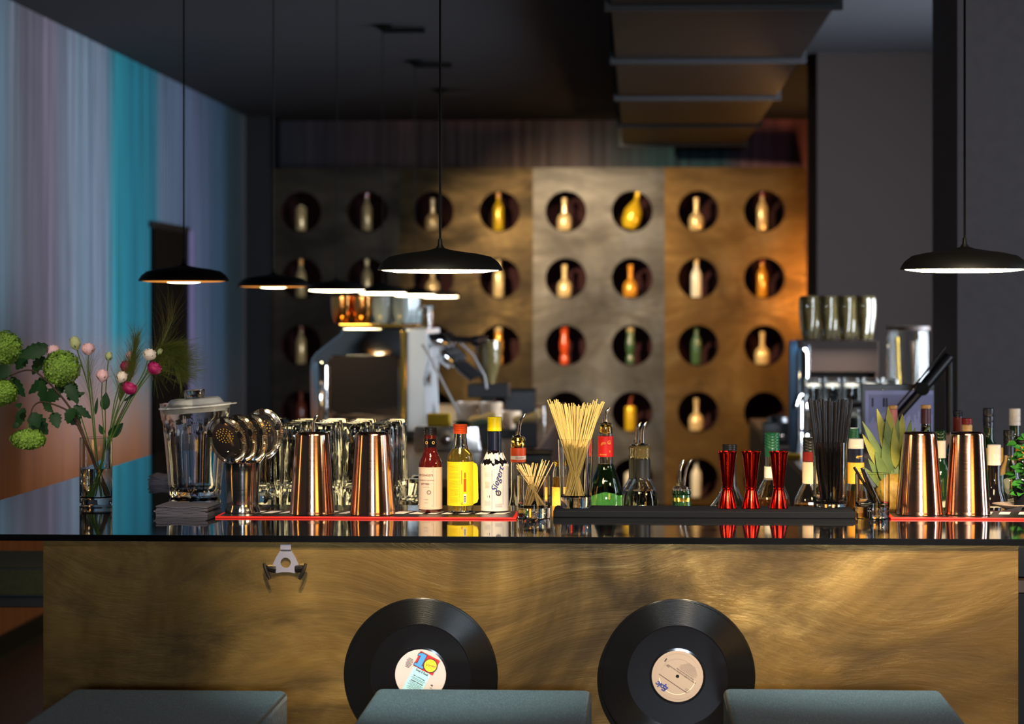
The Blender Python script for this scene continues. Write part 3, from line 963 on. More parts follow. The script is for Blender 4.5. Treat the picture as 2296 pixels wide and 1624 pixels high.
record(1513, 1527, YB - 0.0012, 'rear vinyl record peeking out behind the cream labelled one', None)
t, l = record(1519, 1517, YB - 0.0045, 'vinyl record with a cream label printed upside down', mat('cream_record_label', g((140, 128, 126)), 0.7))
a = radians(180 + 34)
sub('number', words_on([('1', .0085, .037, -.014, 0, .0008)], lambda x, z: (x, 0, z)), 'ink', l, f0, a)
sub('logo', words_on([('Epic', .0150, .014, .0335, .3, .0007, 0)], lambda x, z: (x, 0, z)), 'blueink', l, f0, a)
sub('lettering', words_on([((.066, .0013), 0, 0, .0165)] + [('MICHEL COLOMBIER ORCHESTRA AND CHORUS', .0030, -.004, -.0085, 0, .0001), ('FROM THE MOTION PICTURE', .0030, -.010, -.0125, 0, .0001), ('SIDE 1', .0032, .028, -.006, 0, .0001)] +
    [((w_, .0005), 0, -.012, zz) for w_, zz in ((.034, -.016), (.040, -.0182), (.036, -.0204), (.040, -.0226), (.034, -.0248), (.03, -.027), (.026, -.0292), (.022, -.0314), (.016, -.0336))] +
    [((w_, .0006), 0, -.031, zz) for w_, zz in ((.010, .010), (.009, .0125), (.008, .015))], lambda x, z: (x, 0, z)), mat('dark_brown_print', g((66, 52, 56)), 0.6), l, f0, a)
sub('print_ring', flat_ring(.0340, .0345, 64, radians(20), radians(160)), mat('grey_print', g((120, 108, 108)), 0.6), l, f0)
sub('print_ring', flat_ring(.0448, .0452), mat('grey_print_outer', g((130, 118, 116)), 0.6), l, f0)
sub('pressing_ring', flat_ring(.0352, .0360, 64, radians(185), radians(345)), mat('embossed_highlight', g((226, 214, 196)), 0.4), l, f0)

# ---------------------------------------------------------------- bag hook
p = atY(641, 1262, YB - 0.004)
s = sc(p)
t = thing('bag_hook', 'grey steel three-armed bag hook screwed under the bar edge', 'hook', p)


def plate_with_hole(outline, r, y0, y1, n=40):
    q = G()
    ang = [2 * pi * j / n for j in range(n)]
    pts = []
    for a_ in ang:
        c_, s_ = cos(a_), sin(a_)
        best = None
        for (ax, az), (bx, bz) in zip(outline, outline[1:] + outline[:1]):
            den = c_ * (bz - az) - s_ * (bx - ax)
            if abs(den) < 1e-9:
                continue
            tt = (ax * (bz - az) - az * (bx - ax)) / den
            uu = (ax * s_ - az * c_) / den
            if tt > 0 and -1e-6 <= uu <= 1 + 1e-6 and (best is None or tt > best):
                best = tt
        pts.append((best * c_, best * s_))
    vs = []
    for y in (y0, y1):
        vs += [(r * cos(a_), y, r * sin(a_)) for a_ in ang]
        vs += [(x, y, z) for x, z in pts]
    fs = []
    for j in range(n):
        k_ = (j + 1) % n
        fs += [(j, k_, n + k_, n + j), (2 * n + j, 3 * n + j, 3 * n + k_, 2 * n + k_), (n + j, n + k_, 3 * n + k_, 3 * n + j), (j, 2 * n + j, 2 * n + k_, k_)]
    return q.add(vs, fs)


ol = [(12, 28), (22, 12), (30, -6), (25, -14), (22, -24), (8, -21), (-8, -21), (-22, -24), (-25, -14), (-30, -6), (-22, 12), (-12, 28)]
q = plate_with_hole([(x / s, z / s) for x, z in ol], 11.5 / s, -.003, .001, 72)
q.box((-12 / s, -.003, 26 / s), (12 / s, .001, 41.5 / s))
q.box((-12 / s, -.004, 30 / s), (12 / s, -.003, 31.5 / s))
part('steel_plate', q.mesh('plate', bevel=0), mat('dull_grey_steel', g((140, 136, 150)), 0.4, metal=0.6), t)
for sgn in (-1, 1):
    q = G().tube([(sgn * 24 / s, -.002, -14 / s), (sgn * 36 / s, -.006, -12 / s), (sgn * 42 / s, -.012, -10 / s)], [.008, .007, .005], 8)
    q.tube([(sgn * 47 / s, -.014, 0), (sgn * 44 / s, -.016, -12 / s), (sgn * 38 / s, -.018, -25 / s), (sgn * 33 / s, -.018, -35 / s)], [.0028, .0035, .0035, .0028], 8)
    part('hook_arm', q, 'blacksatin', t)

# ---------------------------------------------------------------- bar stools
def rounded_box(w_, d_, h_, r, seg=5):
    q = G().box((-w_ / 2, 0, 0), (w_ / 2, d_, h_))
    return q.mesh('cushion', bevel=r, segs=seg, angle=70)


def stool(x, yback, z, rz, label, fabric='denim', w_=0.415, d_=0.41):
    t = thing('bar_stool', label, 'bar stool', (x, yback - d_, 0), 'upholstered bar stools', rz)
    h_ = 0.085
    part('seat', rounded_box(w_, d_, h_, 0.016), fabric, t, loc=(0, 0, z - h_))
    i = 0.0055
    e, zz = w_ / 2 - i, z - i * 0.9
    def loop(zz, rr):
        return [(-e, i, zz), (e, i, zz), (e, d_ - i, zz), (-e, d_ - i, zz), (-e, i, zz)]
    for nm, zq in (('upper', z - i - .0012), ('lower', z - h_ + i)):
        pts = []
        for (ax, ay, az), (bx_, by_, bz_) in zip(loop(zq, 0), loop(zq, 0)[1:]):
            pts += [Vector((ax, ay, az)).lerp(Vector((bx_, by_, bz_)), u) for u in (0.03, 0.5, 0.97)]
        pts.append(pts[0])
        part('piping', G().tube(pts, 0.0042, 8, False), 'piping', t)
    part('seat_frame', G().box((-w_ / 2 + .02, .02, z - h_ - .03), (w_ / 2 - .02, d_ - .02, z - h_)).mesh('frame', bevel=.003), 'black', t)
    for sx in (-1, 1):
        for yy in (.035, d_ - .035):
            part('leg', G().tube([(sx * (w_ / 2 - .035), yy, z - h_ - .03), (sx * (w_ / 2 - .015), yy, 0)], 0.011, 8), 'black', t)
    pts = [(-w_ / 2 + .025, .035, .26), (w_ / 2 - .025, .035, .26), (w_ / 2 - .025, d_ - .035, .26), (-w_ / 2 + .025, d_ - .035, .26), (-w_ / 2 + .025, .035, .26)]
    part('foot_rest', G().tube(pts, 0.008, 8), 'black', t)
    return t


SZ = 0.83
for (xa, xb, yr, lab) in ((160, 648, 1546, 'blue upholstered bar stool below the bag hook'), (843, 1327, 1545, 'blue upholstered bar stool hiding part of the white labelled record'),
                          (1622, 2108, 1545, 'blue upholstered bar stool beside the cream labelled record')):
    A, B = atZ(xa, yr, SZ), atZ(xb, yr, SZ)
    stool((A.x + B.x) / 2, (A.y + B.y) / 2, SZ, 0, lab, w_=B.x - A.x)
stool(-1.755, 7.1, SZ, 0, 'olive green bar stool standing at the short side of the counter', 'olive', d_=0.46, w_=0.46)

# ================================================================ things standing on the bar
R_ = random.Random(7)
MT = 0.004                      # thickness of the red mats
ZM = BAR + MT

# red bar mats
def bar_mat(px0, px1, yf, yr, name, label, printed):
    A = atZ(px0, yf, BAR)
    B = atZ(px1, yf + (2 if px1 < 1500 else 0), BAR)
    D = atZ((px0 + px1) / 2, yr, ZM).y - (A.y + B.y) / 2
    x0, x1, y0 = A.x, B.x, (A.y + B.y) / 2
    t = thing(name, label, 'bar mat', (x0, y0, BAR), 'red edged bar mats')
    W = x1 - x0
    part('red_rim', G().box((0, 0, 0), (W, D, MT)).mesh('rim', bevel=.0012), 'redmat', t)
    part('black_field', G().box((.008, .008, MT), (W - .008, D - .008, MT + .0004)).mesh('field'), 'blacksatin', t)
    q = G()
    x = .02
    while x < W - .04:
        ww = R_.uniform(.016, .03)
        for (ya, yb_) in ((D * .45, D - .03),):
            q.add([(x, ya, MT + .0008), (x + ww, ya, MT + .0008), (x + ww + .014, yb_, MT + .0008), (x + .014, yb_, MT + .0008)], [(0, 1, 2, 3)])
        x += ww + R_.uniform(.010, .02)
    part('printed_pattern', q.mesh('pattern', smooth=False, fix=False), 'whitepaper', t)
    return t


bar_mat(481, 1158, 1163, 1145, 'bar_mat', 'red edged bar mat under the steel tin and bitters bottles', True)
bar_mat(1998, 2420, 1166, 1146, 'bar_mat', 'red edged bar mat under the copper shakers beside the pineapple', True)

# ribbed black rubber mat
A, B = atZ(1240, 1161, BAR), atZ(1918, 1163, BAR)
HB = 0.0165
D = 0.125
y0 = (A.y + B.y) / 2
t = thing('rubber_bar_mat', 'thick black rubber service mat under the red jiggers', 'bar mat', (A.x, y0, BAR))
W = B.x - A.x
part('mat_body', G().box((0, 0, 0), (W, D, HB - .002)).mesh('body', bevel=.002), 'rubber', t)
q = G()
for i in range(8):
    q.box((.004, .006 + i * .015, HB - .002), (W - .004, .012 + i * .015, HB))
part('ribs', q.mesh('ribs'), 'rubber', t)
ZR = BAR + HB


def P2(pts, yc, s):
    return [(r / s, (yc - y) / s) for r, y in pts]


# ---- copper shaker tins, upside down
def tin(cx, yb, rb, rt, yt, label, m='copper'):
    p, s = foot(cx, yb, rb, ZM + .0008)
    yc = yb - rb * (yb - 692) / FP
    t = thing('shaker_tin', label, 'cocktail shaker', p, 'upturned copper shaker tins')
    yy = yt + rt * (692 - yt) / FP * -1 * 0
    H = (yc - yt) / s
    rb, rt = rb / s, rt / s
    part('tin_wall', G().lathe([(rb - .0015, .0), (rb + .0006, .001), (rb + .0006, .003), (rb, .0045), (rb * .985 + rt * .015, .01), (rt + .0006, H - .006), (rt - .0005, H - .002), (rt - .003, H - .0003), (rt - .006, H - .001)], 64).mesh('wall', angle=60), m, t)
    part('tin_base', G().lathe([(rt - .006, H - .001), (rt - .009, H - .003), (0, H - .003)], 48), m, t)
    return p, s


tin(700, 1157, 50, 36.5, 970, 'copper shaker tin next to the steel strainer tin')
tin(835.5, 1158, 50.5, 37, 970, 'copper shaker tin beside the dark red bitters bottle')
tin(2062, 1158, 51.5, 37, 969, 'copper shaker tin touching the pineapple leaves')
tin(2169.5, 1158, 50, 38.5, 969, 'copper shaker tin farthest from the pineapple')

# ---- steel tin full of strainers
p, s = foot(544, 1152, 38, ZM + .0008)
t = thing('steel_tin', 'polished steel tin holding four cocktail strainers', 'tin', p)
prof = P2([(36, 1150), (39.5, 1149.5), (38.5, 1143), (34.5, 1136), (35.5, 1130), (39, 1060), (40, 1040), (42, 1037)], 1150, s)
part('tin_wall', G().lathe([(0, .0)] + prof + [(prof[-1][0] - .0015, prof[-1][1] + .0003)] + [(r - .0015, z) for r, z in prof[-2:2:-1]] + [(0, .016)], 64).mesh('tin', angle=50), 'steel', t)
TIN = p
TINS = s


def strainer(px, py, dy, tilt_z, tilt_x, r, label):
    """a hawthorne strainer: perforated plate, coil spring, ears, handle stuck in the tin"""
    c = atY(px, py, TIN.y + dy)
    t = thing('cocktail_strainer', label, 'strainer', c, 'strainers stuck in the steel tin')
    t.rotation_euler = (radians(tilt_x), 0, radians(tilt_z))
    # local: plate in x,z plane facing -y
    n = 60
    q = G()
    Rp = r * .93
    rows = [(0, 0)]
    vs, fs = [], []
    holes = []
    for ring_, cnt in ((.0, 1), (.22, 6), (.40, 11), (.57, 16)):
        for i in range(cnt):
            a_ = 2 * pi * i / cnt
            holes.append((ring_ * r * cos(a_), ring_ * r * .62 * sin(a_) + r * .30))
    q.lathe([(0, -.0005), (Rp, -.0005), (Rp + .001, 0), (Rp, .0005), (0, .0005)], n, Matrix.Rotation(pi / 2, 4, 'X'))
    part('plate', q.mesh('plate'), 'darkmirror', t)
    q = G()
    for (hx, hz) in holes:
        q.lathe([(0, 0), (.0016, 0)], 8, Matrix.Translation((hx, -.0012, hz)) @ Matrix.Rotation(pi / 2, 4, 'X'))
    o = part('perforations', q.mesh('perf', smooth=False), 'goldink', t)
    # coil: a helix wound round a ring behind the plate
    turns, per = 92, 8
    pts = []
    for i in range(turns * per + 1):
        u = i / (turns * per)
        a_ = radians(-70) + u * radians(320) + radians(0)
        b_ = 2 * pi * i / per
        rr = r * 1.09 + .0064 * cos(b_)
        pts.append((rr * cos(a_), .006 + .0064 * sin(b_), rr * sin(a_)))
    part('coil_spring', G().tube(pts, .00095, 4, True), 'spring', t)
    for a_ in (20, 160, 90):
        ca, sa = cos(radians(a_)), sin(radians(a_))
        e = G().lathe([(0, -.0006), (.0075, -.0006), (.0078, 0), (.0075, .0006), (0, .0006)], 20, Matrix.Translation((ca * (r + .004), -.0006, sa * (r + .004))) @ Matrix.Rotation(pi / 2, 4, 'X'))
        part('ear', e, 'black', t)
    part('rivet', G().lathe([(0, .003), (.002, .0025), (.003, 0)], 12, Matrix.Translation((0, -.0005, -r * .55)) @ Matrix.Rotation(pi / 2, 4, 'X')), 'chrome', t)
    # handle down into the tin
    inv = (Matrix.Rotation(radians(tilt_z), 4, 'Z') @ Matrix.Rotation(radians(tilt_x), 4, 'X')).to_3x3().inverted()
    tgt = Vector((TIN.x + (c.x - TIN.x) * .2, TIN.y + (c.y - TIN.y) * .2, TIN.z + .03)) - c
    e = inv @ tgt
    part('handle', G().tube([(0, .001, -Rp * .95), Vector((0, .001, -Rp * .95)).lerp(e, .2), e], [.005, .0045, .004], 6), 'chrome', t)
    return t


strainer(507, 990, -.012, -34, 14, .043, 'foremost strainer, its perforated plate facing the blender jar')
strainer(535, 985, .006, -42, 8, .043, 'second strainer behind the perforated plate')
strainer(563, 984, .018, -50, 2, .044, 'third strainer in the steel tin')
strainer(584, 974, .030, -30, -6, .046, 'rearmost strainer, leaning toward the stacked tumblers')

# ---- blender jar
p, s = foot(437, 1119, 58, BAR)
t = thing('blender_jar', 'ribbed glass blender jar with a cream lid', 'blender jar', p)
yc = 1119 - 58 * 427 / FP
prof = P2([(40, yc), (54, yc - 1), (58, 1108), (60, 1085), (66, 1020), (73, 950), (77, 925), (78, 905)], yc, s)
prof = [(r, z) for r, z in prof]


def flute(a, z):
    k_ = max(0.0, min(1.0, (z - .0) / .02)) * max(0.0, min(1.0, (.185 - z) / .02))
    return 1 - .075 * k_ * abs(sin(6 * a)) ** 0.7


fine = []
for (r0, z0), (r1, z1) in zip(prof, prof[1:]):
    for u in (0, .34, .67):
        fine.append((r0 + (r1 - r0) * u, z0 + (z1 - z0) * u))
fine.append(prof[-1])
inner = [(r - .0045, z) for r, z in fine if z > .016]
part('jar', G().lathe([(0, 0)] + fine + [inner[-1]] + inner[-2::-1] + [(inner[0][0] * .9, .014), (0, .014)], 96, mod=flute).mesh('jar', angle=50), 'glass', t)
hz = (yc - 914) / s
l = thing('jar_lid', '', '', (0, 0, 0))
del l['label'], l['category']
l.parent = t
l.location = (.001, 0, hz + .002)
l.rotation_euler = (0, -radians(4.5), 0)
R1 = 82 / s
part('lid_rim', G().lathe([(0, -.013), (R1 * .86, -.013), (R1 * .90, -.002), (R1, -.0005), (R1, .0025), (R1 * .96, .004), (R1 * .82, .004), (R1 * .76, .008), (R1 * .70, .017), (R1 * .64, .020), (R1 * .5, .020), (R1 * .44, .014), (0, .014)], 64).mesh('rim', angle=50), 'lid', l)
part('filler_cap', G().lathe([(0, .015), (.021, .015), (.023, .020), (.0255, .036), (.0255, .040), (.0235, .0405), (.0225, .037), (.0185, .022), (0, .021)], 40), 'glass', l)
part('cap_rim', G().lathe([(0, .0385), (.0215, .0385), (.0215, .0405), (0, .0407)], 40), 'lid', l)
part('pouring_lip', G().prism([(-.013, .0), (.013, .0), (.010, .0025), (-.010, .0025)], 0, .018, Matrix.Translation((R1 * .92, 0, .0)) @ Matrix.Rotation(-pi / 2, 4, 'Z')), 'lid', l)

# ---- napkins
def napkin_pile(px0, px1, yb, n, w_, d_, label, group, z0=BAR, th=.0022, rot=0.0):
    A, B = atZ(px0, yb, z0), atZ(px1, yb, z0)
    cx, y0 = (A.x + B.x) / 2, (A.y + B.y) / 2
    w_ = B.x - A.x
    for i in range(n):
        ph = R_.uniform(0, 6)
        def f(u, v, top=0):
            x = (u - .5) * w_
            return (x, v * d_, .0011 * (i / n + .3) * sin(u * 10 + v * 2 + ph * .12) + (0.0012 * (u - .5) ** 2 * 4 if i == n - 1 else 0))
        q = G().grid(lambda u, v: f(u, v), 14, 4)
        o = solo('paper_napkin', q.mesh('napkin', thick=th * .80, fix=False), 'napkin',
                 (cx + R_.uniform(-.0015, .0015) + (-.004 if i == n // 2 else 0), y0 + R_.uniform(0, .002), z0 + .0012 + th * i + .0009), label, 'napkin', group, (0, 0, rot + radians(R_.uniform(-1.5, 1.5))))


napkin_pile(347, 466, 1158, 7, .12, .13, 'dark folded paper napkin piled in front of the blender jar', 'napkins piled in front of the blender jar', rot=radians(-4), th=.0030)
napkin_pile(333, 400, 1087, 6, .12, .12, 'dark folded paper napkin in the pile behind the blender jar', 'napkins piled behind the blender jar', rot=0, th=.0036)


# ---- bottles
def pourer(t, z, r, lean=0.0, h=.052, rot=0.0, metal='chrome', s=1035):
    """spout at height z in the mouth of radius r"""
    u = thing('pour_spout', '', '', (0, 0, 0))
    del u['label'], u['category']
    u.parent = t
    u.location = (0, 0, z)
    u.rotation_euler = (0, lean, rot)
    part('stopper_ring', G().lathe([(0, 0), (r * 1.05, 0), (r * 1.12, .001), (r * 1.05, .003), (.006, .0035), (.0045, .006)], 24), metal, u)
    pts = [(0, 0, .003), (0, 0, h * .55), (.0022, 0, h * .75), (.0075, 0, h * .92), (.010, 0, h)]
    part('spout', G().tube(pts, [.0044, .0040, .0038, .0034, .0027], 12), metal, u)
    part('air_tube', G().tube([(-.006, 0, .003), (-.006, 0, .010), (-.0062, 0, .013)], .0016, 8), metal, u)
    return u


def patch(r, z0, z1, half, seg=72, a=-pi / 2):
    return G().lathe([(r, z0), (r, z1)], seg, a0=a - half, a1=a + half)


def cap(t, r, z0, z1, m, ribs=0, name='cap'):
    pr = [(0, z0), (r, z0)]
    for i in range(ribs):
        z = z0 + (z1 - z0) * (i + .5) / (ribs + 1)
        pr += [(r, z), (r * .95, z + (z1 - z0) * .04), (r, z + (z1 - z0) * .1)]
    pr += [(r, z1 - .0015), (r - .0015, z1), (0, z1)]
    return part(name, G().lathe(pr, 36), m, t)


def bottle(px, yb, r, prof_px, label, glass='glass', z=ZM + .0008, base=None, name='bottle', group=None, liquid=None, liq_top=None, thick=.0022, cat='bottle', seg=40):
    """prof_px: (radius, row) from foot to mouth"""
    p, s = foot(px, yb, r, z) if base is None else base
    yc = yb - r * (yb - 692) / FP
    if base is not None:
        yc = 692 + (CZ - p.z) * s
    t = thing(name, label, cat, p, group)
    o = P2(prof_px, yc, s)
    z0 = o[0][1]
    o = [(a_, b_ - z0) for a_, b_ in o]
    if o[0][0] > 0.004:
        o = [(o[0][0] - .003, 0), (o[0][0], .0025)] + o[1:]
    M_ = M[glass] if isinstance(glass, str) else glass
    solid = M_.node_tree.nodes['Principled BSDF'].inputs['Transmission Weight'].default_value < .5
    me = G().lathe([(0, 0)] + o + [(0, o[-1][1])] if solid else vessel(o, thick, .006), seg).mesh('glass', angle=40)
    part('glass_body', me, M_, t)
    H = lambda y: (yc - y) / s - z0
    if liquid:
        lt = H(liq_top)
        ins = [(a_ - thick + .00015, b_) for a_, b_ in o if .006 < b_ < lt]
        # radius at the surface
        rt = ins[-1][0]
        for (a_, b_), (c_, d_) in zip(o, o[1:]):
            if b_ <= lt <= d_ and d_ > b_:
                rt = a_ + (c_ - a_) * (lt - b_) / (d_ - b_) - thick + .00015
        part('liquid', G().lathe([(0, .0061), (ins[0][0] * .98, .0061)] + ins + [(rt, lt), (0, lt)], seg).mesh('liq', angle=40), liquid, t)
    return t, H, s, p


bit = 'bitters and liqueur bottles on the red mat'
# dark red bitters bottle, cream label
t, H, s, p = bottle(965, 1151, 26, [(25, 1150), (26.5, 1140), (26.5, 1050), (25, 1036), (18, 1022), (14.5, 1010), (14, 975), (14, 970)],
                    'small dark red bitters bottle with cream label and black cap', 'redglass', group=bit)
cap(t, 14.5 / s, H(977), H(960), 'blackcap', 3)
part('neck_band', patch(14.4 / s, H(1012), H(985), pi), 'darkglass', t)
rl = 26.9 / s
lb = part('paper_label', patch(rl, H(1142), H(1048), radians(112)), 'creampaper', t)
ar = around(rl + .0002)
zm = (H(1142) + H(1048)) / 2
hh = (H(1048) - H(1142)) / 2
part('lettering', words_on([("PEYCHAUD'S", .0062, -.010, zm + hh * .62, 0, .0002), ('AROMATIC COCKTAIL', .0036, -.008, zm + hh * .38, 0, .0001), ('BITTERS', .0056, -.010, zm + hh * .20, 0, .0002),
     ('LIQ. IND. 50ML', .0024, -.008, zm + hh * .06)] + [((.028, .0003), -.006, zm + hh * .93), ((.028, .0003), -.006, zm - hh * .93)] +
    [((.0004, hh * 1.86), .0085, zm), ((.0003, hh * 1.7), .0165, zm)], ar), mat('brown_print', g((112, 60, 56)), 0.6), lb)
part('seal', words_on([('O', .013, -.001, zm - hh * .2, 0, .0002), ('C', .006, -.001, zm - hh * .2)] + [('o', .005, .006, zm + hh * .82), ('o', .005, .006, zm - hh * .82), ('vintage', .004, -.008, zm - hh * .52, .3), ('orleans', .0035, -.008, zm - hh * .68, .3)], ar), mat('grey_brown_print', g((110, 86, 90)), 0.6), lb)
part('neck_print', words_on([('O', .009, .008, H(994), 0, .0002), ('O', .009, -.008, H(994), 0, .0002)], around(14.6 / s)), 'goldink', t)

# amber bottle with large yellow label
t, H, s, p = bottle(1032, 1152, 29, [(28, 1151), (29, 1146), (29, 1036), (27, 1022), (19, 1008), (16, 1000), (14, 978), (14, 970)],
                    'amber liqueur bottle with large yellow label and orange cap', 'glass', group=bit, liquid='yellowliq', liq_top=1008)
cap(t, 15.8 / s, H(974), H(953), 'orange', 4)
rl = 29.5 / s
lb = part('paper_label', patch(rl, H(1134), H(1036), radians(100)), 'yellowpaper', t)
fl = G().add([(rl * .99, -.002, H(1132)), (rl + .0085, -.0015, H(1128)), (rl + .011, -.0012, H(1120)), (rl + .0095, -.0012, H(1050)), (rl + .007, -.0012, H(1042)), (rl * .97, -.006, H(1037))], [(0, 1, 2, 3, 4, 5)])
part('loose_label_flap', fl.mesh('flap', thick=.0002, fix=False, smooth=False), 'yellowpaper', t)
ar = around(rl + .0002)
rows_ = [((R_.uniform(.020, .026), .0004), -.0135, H(1044) - .0026 * i) for i in range(32) if i % 7 != 5]
part('lettering', words_on(rows_ + [((.0003, .08), .0005, H(1086)), ((.030, .0003), -.0135, H(1040))] + [('C', .006, .006, H(1129), 0, .0003)], ar), 'brownink', lb)
part('bottle_picture', words_on([((.0055, .028), .0125, H(1088)), ((.003, .012), .0125, H(1066)), ((.0015, .030), .0050, H(1070))], ar), 'orange', lb)
part('barcode_field', words_on([((.0062, .0205), .0125, H(1118))], around(rl + .0003)), 'whitepaper', lb)
part('barcode', words_on([((.0040, .0005 + .0004 * (i % 3)), .0125, H(1126) + .0016 * i) for i in range(9)], around(rl + .0004)), 'ink', lb)

# bitters bottle wrapped in white paper, yellow cap
t, H, s, p = bottle(1109, 1151, 31, [(30, 1150), (30.5, 1140), (30.5, 1048), (28, 1036), (17, 1022), (15.5, 1010), (15, 975), (14, 968)],
                    'bitters bottle in an oversized white paper wrap with yellow cap', 'darkglass', group=bit)
cap(t, 16 / s, H(968), H(937), 'yellowcap', 0)
part('cap_skirt', G().lathe([(16.4 / s, H(968)), (16.6 / s, H(966)), (16.2 / s, H(961)), (15.9 / s, H(960))], 36), 'yellowcap', t)
part('neck_band', patch(15.6 / s, H(1012), H(970), pi), 'navy', t)
rl = 31.2 / s
q = G()


def wrap(u, v):
    a_ = -pi / 2 + (u - .5) * 2 * pi * .999
    z = H(1146) + (H(1018) - H(1146)) * v
    zz = H(1146) + (H(1018) + .0018 * sin(a_ * 9) + .0014 * sin(a_ * 17 + 1) - H(1146)) * v
    k_ = max(0, (v - .79) / .21)
    r = rl * (1 - .40 * k_ ** .8) + (.0005 * sin(a_ * 11 + v * 9) * (.2 + k_ * 1.6))
    return (r * cos(a_), r * sin(a_), zz)


lb = part('paper_wrap', q.grid(wrap, 90, 28).mesh('wrap', thick=.0003, fix=False, angle=25), 'whitepaper', t)
ar = around(rl + .0012)
part('lettering', words_on([('Siegert', .020, .0085, H(1075), .35, .0002, 72)] + [((.0003, .085), -.0035, H(1098)), ((.0003, .085), -.0045, H(1098))] +
    [((.016, .0004), .011, H(1130) - .0022 * i) for i in range(4)] + [((.015, .0003), -.0145, H(1124) - .0022 * i) for i in range(5)] + [((.0008, .003), -.0145, H(1113)), ((.0014, .005), -.0095, H(1113))] +
    [((.0022, .0004), .0215, H(1040) - .0024 * i) for i in range(38)], ar), 'blueink', lb)
part('round_seal', words_on([('O', .0165, .0105, H(1106), 0, .0003), ('S', .008, .0105, H(1106), 0, .0002)], ar), 'ink', lb)
part('faded_barcode', words_on([((.0007, .014), -.0195 + .0016 * i, H(1087)) for i in range(7)] + [((.014, .0003), -.0145, H(1060) - .0026 * i) for i in range(4)], ar), mat('faded_print', g((214, 170, 140)), 0.6), lb)

# ---- glass of toothpicks
def tumbler(px, yb, r, yt, label, rt=None, base=.012, z=BAR, thick=.0017, name='glass_tumbler', group=None, cat='glass'):
    p, s = foot(px, yb, r, z)
    yc = yb - r * (yb - 692) / FP
    t = thing(name, label, cat, p, group)
    H = (yc - yt) / s
    R0, R1_ = r / s, (rt or r) / s
    o = [(R0 - .004, 0), (R0 - .001, .001), (R0, .004)] + [(R0 + (R1_ - R0) * i / 6, .004 + (H - .004) * i / 6) for i in range(1, 7)]
    inn = [(a_ - thick, b_) for a_, b_ in o if b_ > base + .004]
    prof = [(0, .0015)] + o + [(inn[-1][0] + thick / 2, inn[-1][1] + .0006)] + inn[::-1] + [(R0 - thick - .001, base + .003), (R0 - thick - .005, base), (0, base)]
    part('glass_wall', G().lathe(prof, 56).mesh('glass', angle=50), 'glass', t)
    return p, s, H


def stick(name, a, b, r, m, label, cat, group, seg=6):
    """a thin stick, its own thing, standing on its lower end a"""
    a, b = Vector(a), Vector(b)
    return solo(name, G().tube([(0, 0, 0), b - a], r, seg), m, a, label, cat, group)


p, s, Hh = tumbler(1197, 1165, 37, 1066, 'short clear tumbler full of toothpicks', base=.022)
for i in range(34):
    side = -1 if i < 20 else 1
    if side < 0:
        k_ = R_.random()
        tx, ty = (1160 + 26 * k_ + R_.uniform(-6, 6), 1044 + R_.uniform(-4, 6))
        bx_, by_ = (1205 + 18 * (1 - k_) * 1 + R_.uniform(-3, 3), 1133)
    else:
        k_ = R_.random()
        tx, ty = (1187 + 56 * k_, 1040 + R_.uniform(-10, 8))
        bx_, by_ = (1176 + 14 * k_ + R_.uniform(-4, 4), 1133)
    dy0, dy1 = R_.uniform(-.016, .016), R_.uniform(-.018, .018)
    b0 = atY(bx_, by_, p.y + dy0)
    b0.z = BAR + .0235
    b1 = atY(tx, ty, p.y + dy1)
    # keep inside the rim
    stick('toothpick', b0, b1, .00105, 'wood', 'thin pale wooden toothpick in the short tumbler', 'toothpick', 'toothpicks in the short tumbler')

# ---- tall glass of long bamboo picks
p, s, Hh = tumbler(1291, 1142, 34.5, 985, 'tall clear glass full of long bamboo skewers', rt=40.5, base=.024, z=ZR)
for i in range(62):
    u = (i + .5) / 62
    u = u + R_.uniform(-.01, .01)
    tx = 1228 + 127 * u
    ty = 905 - 5 * abs(2 * u - 1) + R_.uniform(-7, 7) + (6 if .2 < u < .75 else 0)
    dir_ = 1 - u
    bx_ = 1270 + 44 * (1 - u) * .9 + R_.uniform(-4, 6)
    if u > .55:
        bx_ = 1271 + R_.uniform(-5, 14)
    if u < .2:
        bx_ = 1300 + R_.uniform(-6, 10)
    dy0, dy1 = R_.uniform(-.018, .012), R_.uniform(-.034, .034)
    b0 = atY(bx_, 1110, p.y + dy0)
    b0.z = ZR + .026
    b1 = atY(tx, ty, p.y + dy1)
    stick('bamboo_skewer', b0, b1, .0013, 'pickgold', 'long pale bamboo skewer in the tall clear glass', 'skewer', 'bamboo skewers in the tall glass')

# ---- black straws
p, s, Hh = tumbler(1861, 1140, 37, 992, 'tall clear glass full of black straws', rt=38.5, base=.008, z=ZR)
for i in range(20):
    u = (i + .5) / 20
    back = i % 3
    tx = 1811 + 103 * u + R_.uniform(-2, 2)
    ty = 897 + R_.uniform(-4, 6)
    bx_ = 1845 + 38 * u + R_.uniform(-3, 3)
    dy = (-.016, 0.002, .018)[back]
    b0 = atY(bx_, 1128, p.y + dy * .7)
    b0.z = ZR + .0105
    b1 = atY(tx, ty, p.y + dy * 1.1)
    d_ = b1 - b0
    q = G().tube([(0, 0, 0), d_], .0034, 12, caps=False).tube([(0, 0, 0), d_], .0029, 12, caps=False)
    solo('black_straw', q.mesh('straw', fix=False), 'straw', b0, 'black drinking straw in the tall clear glass', 'drinking straw', 'black straws in the tall glass')

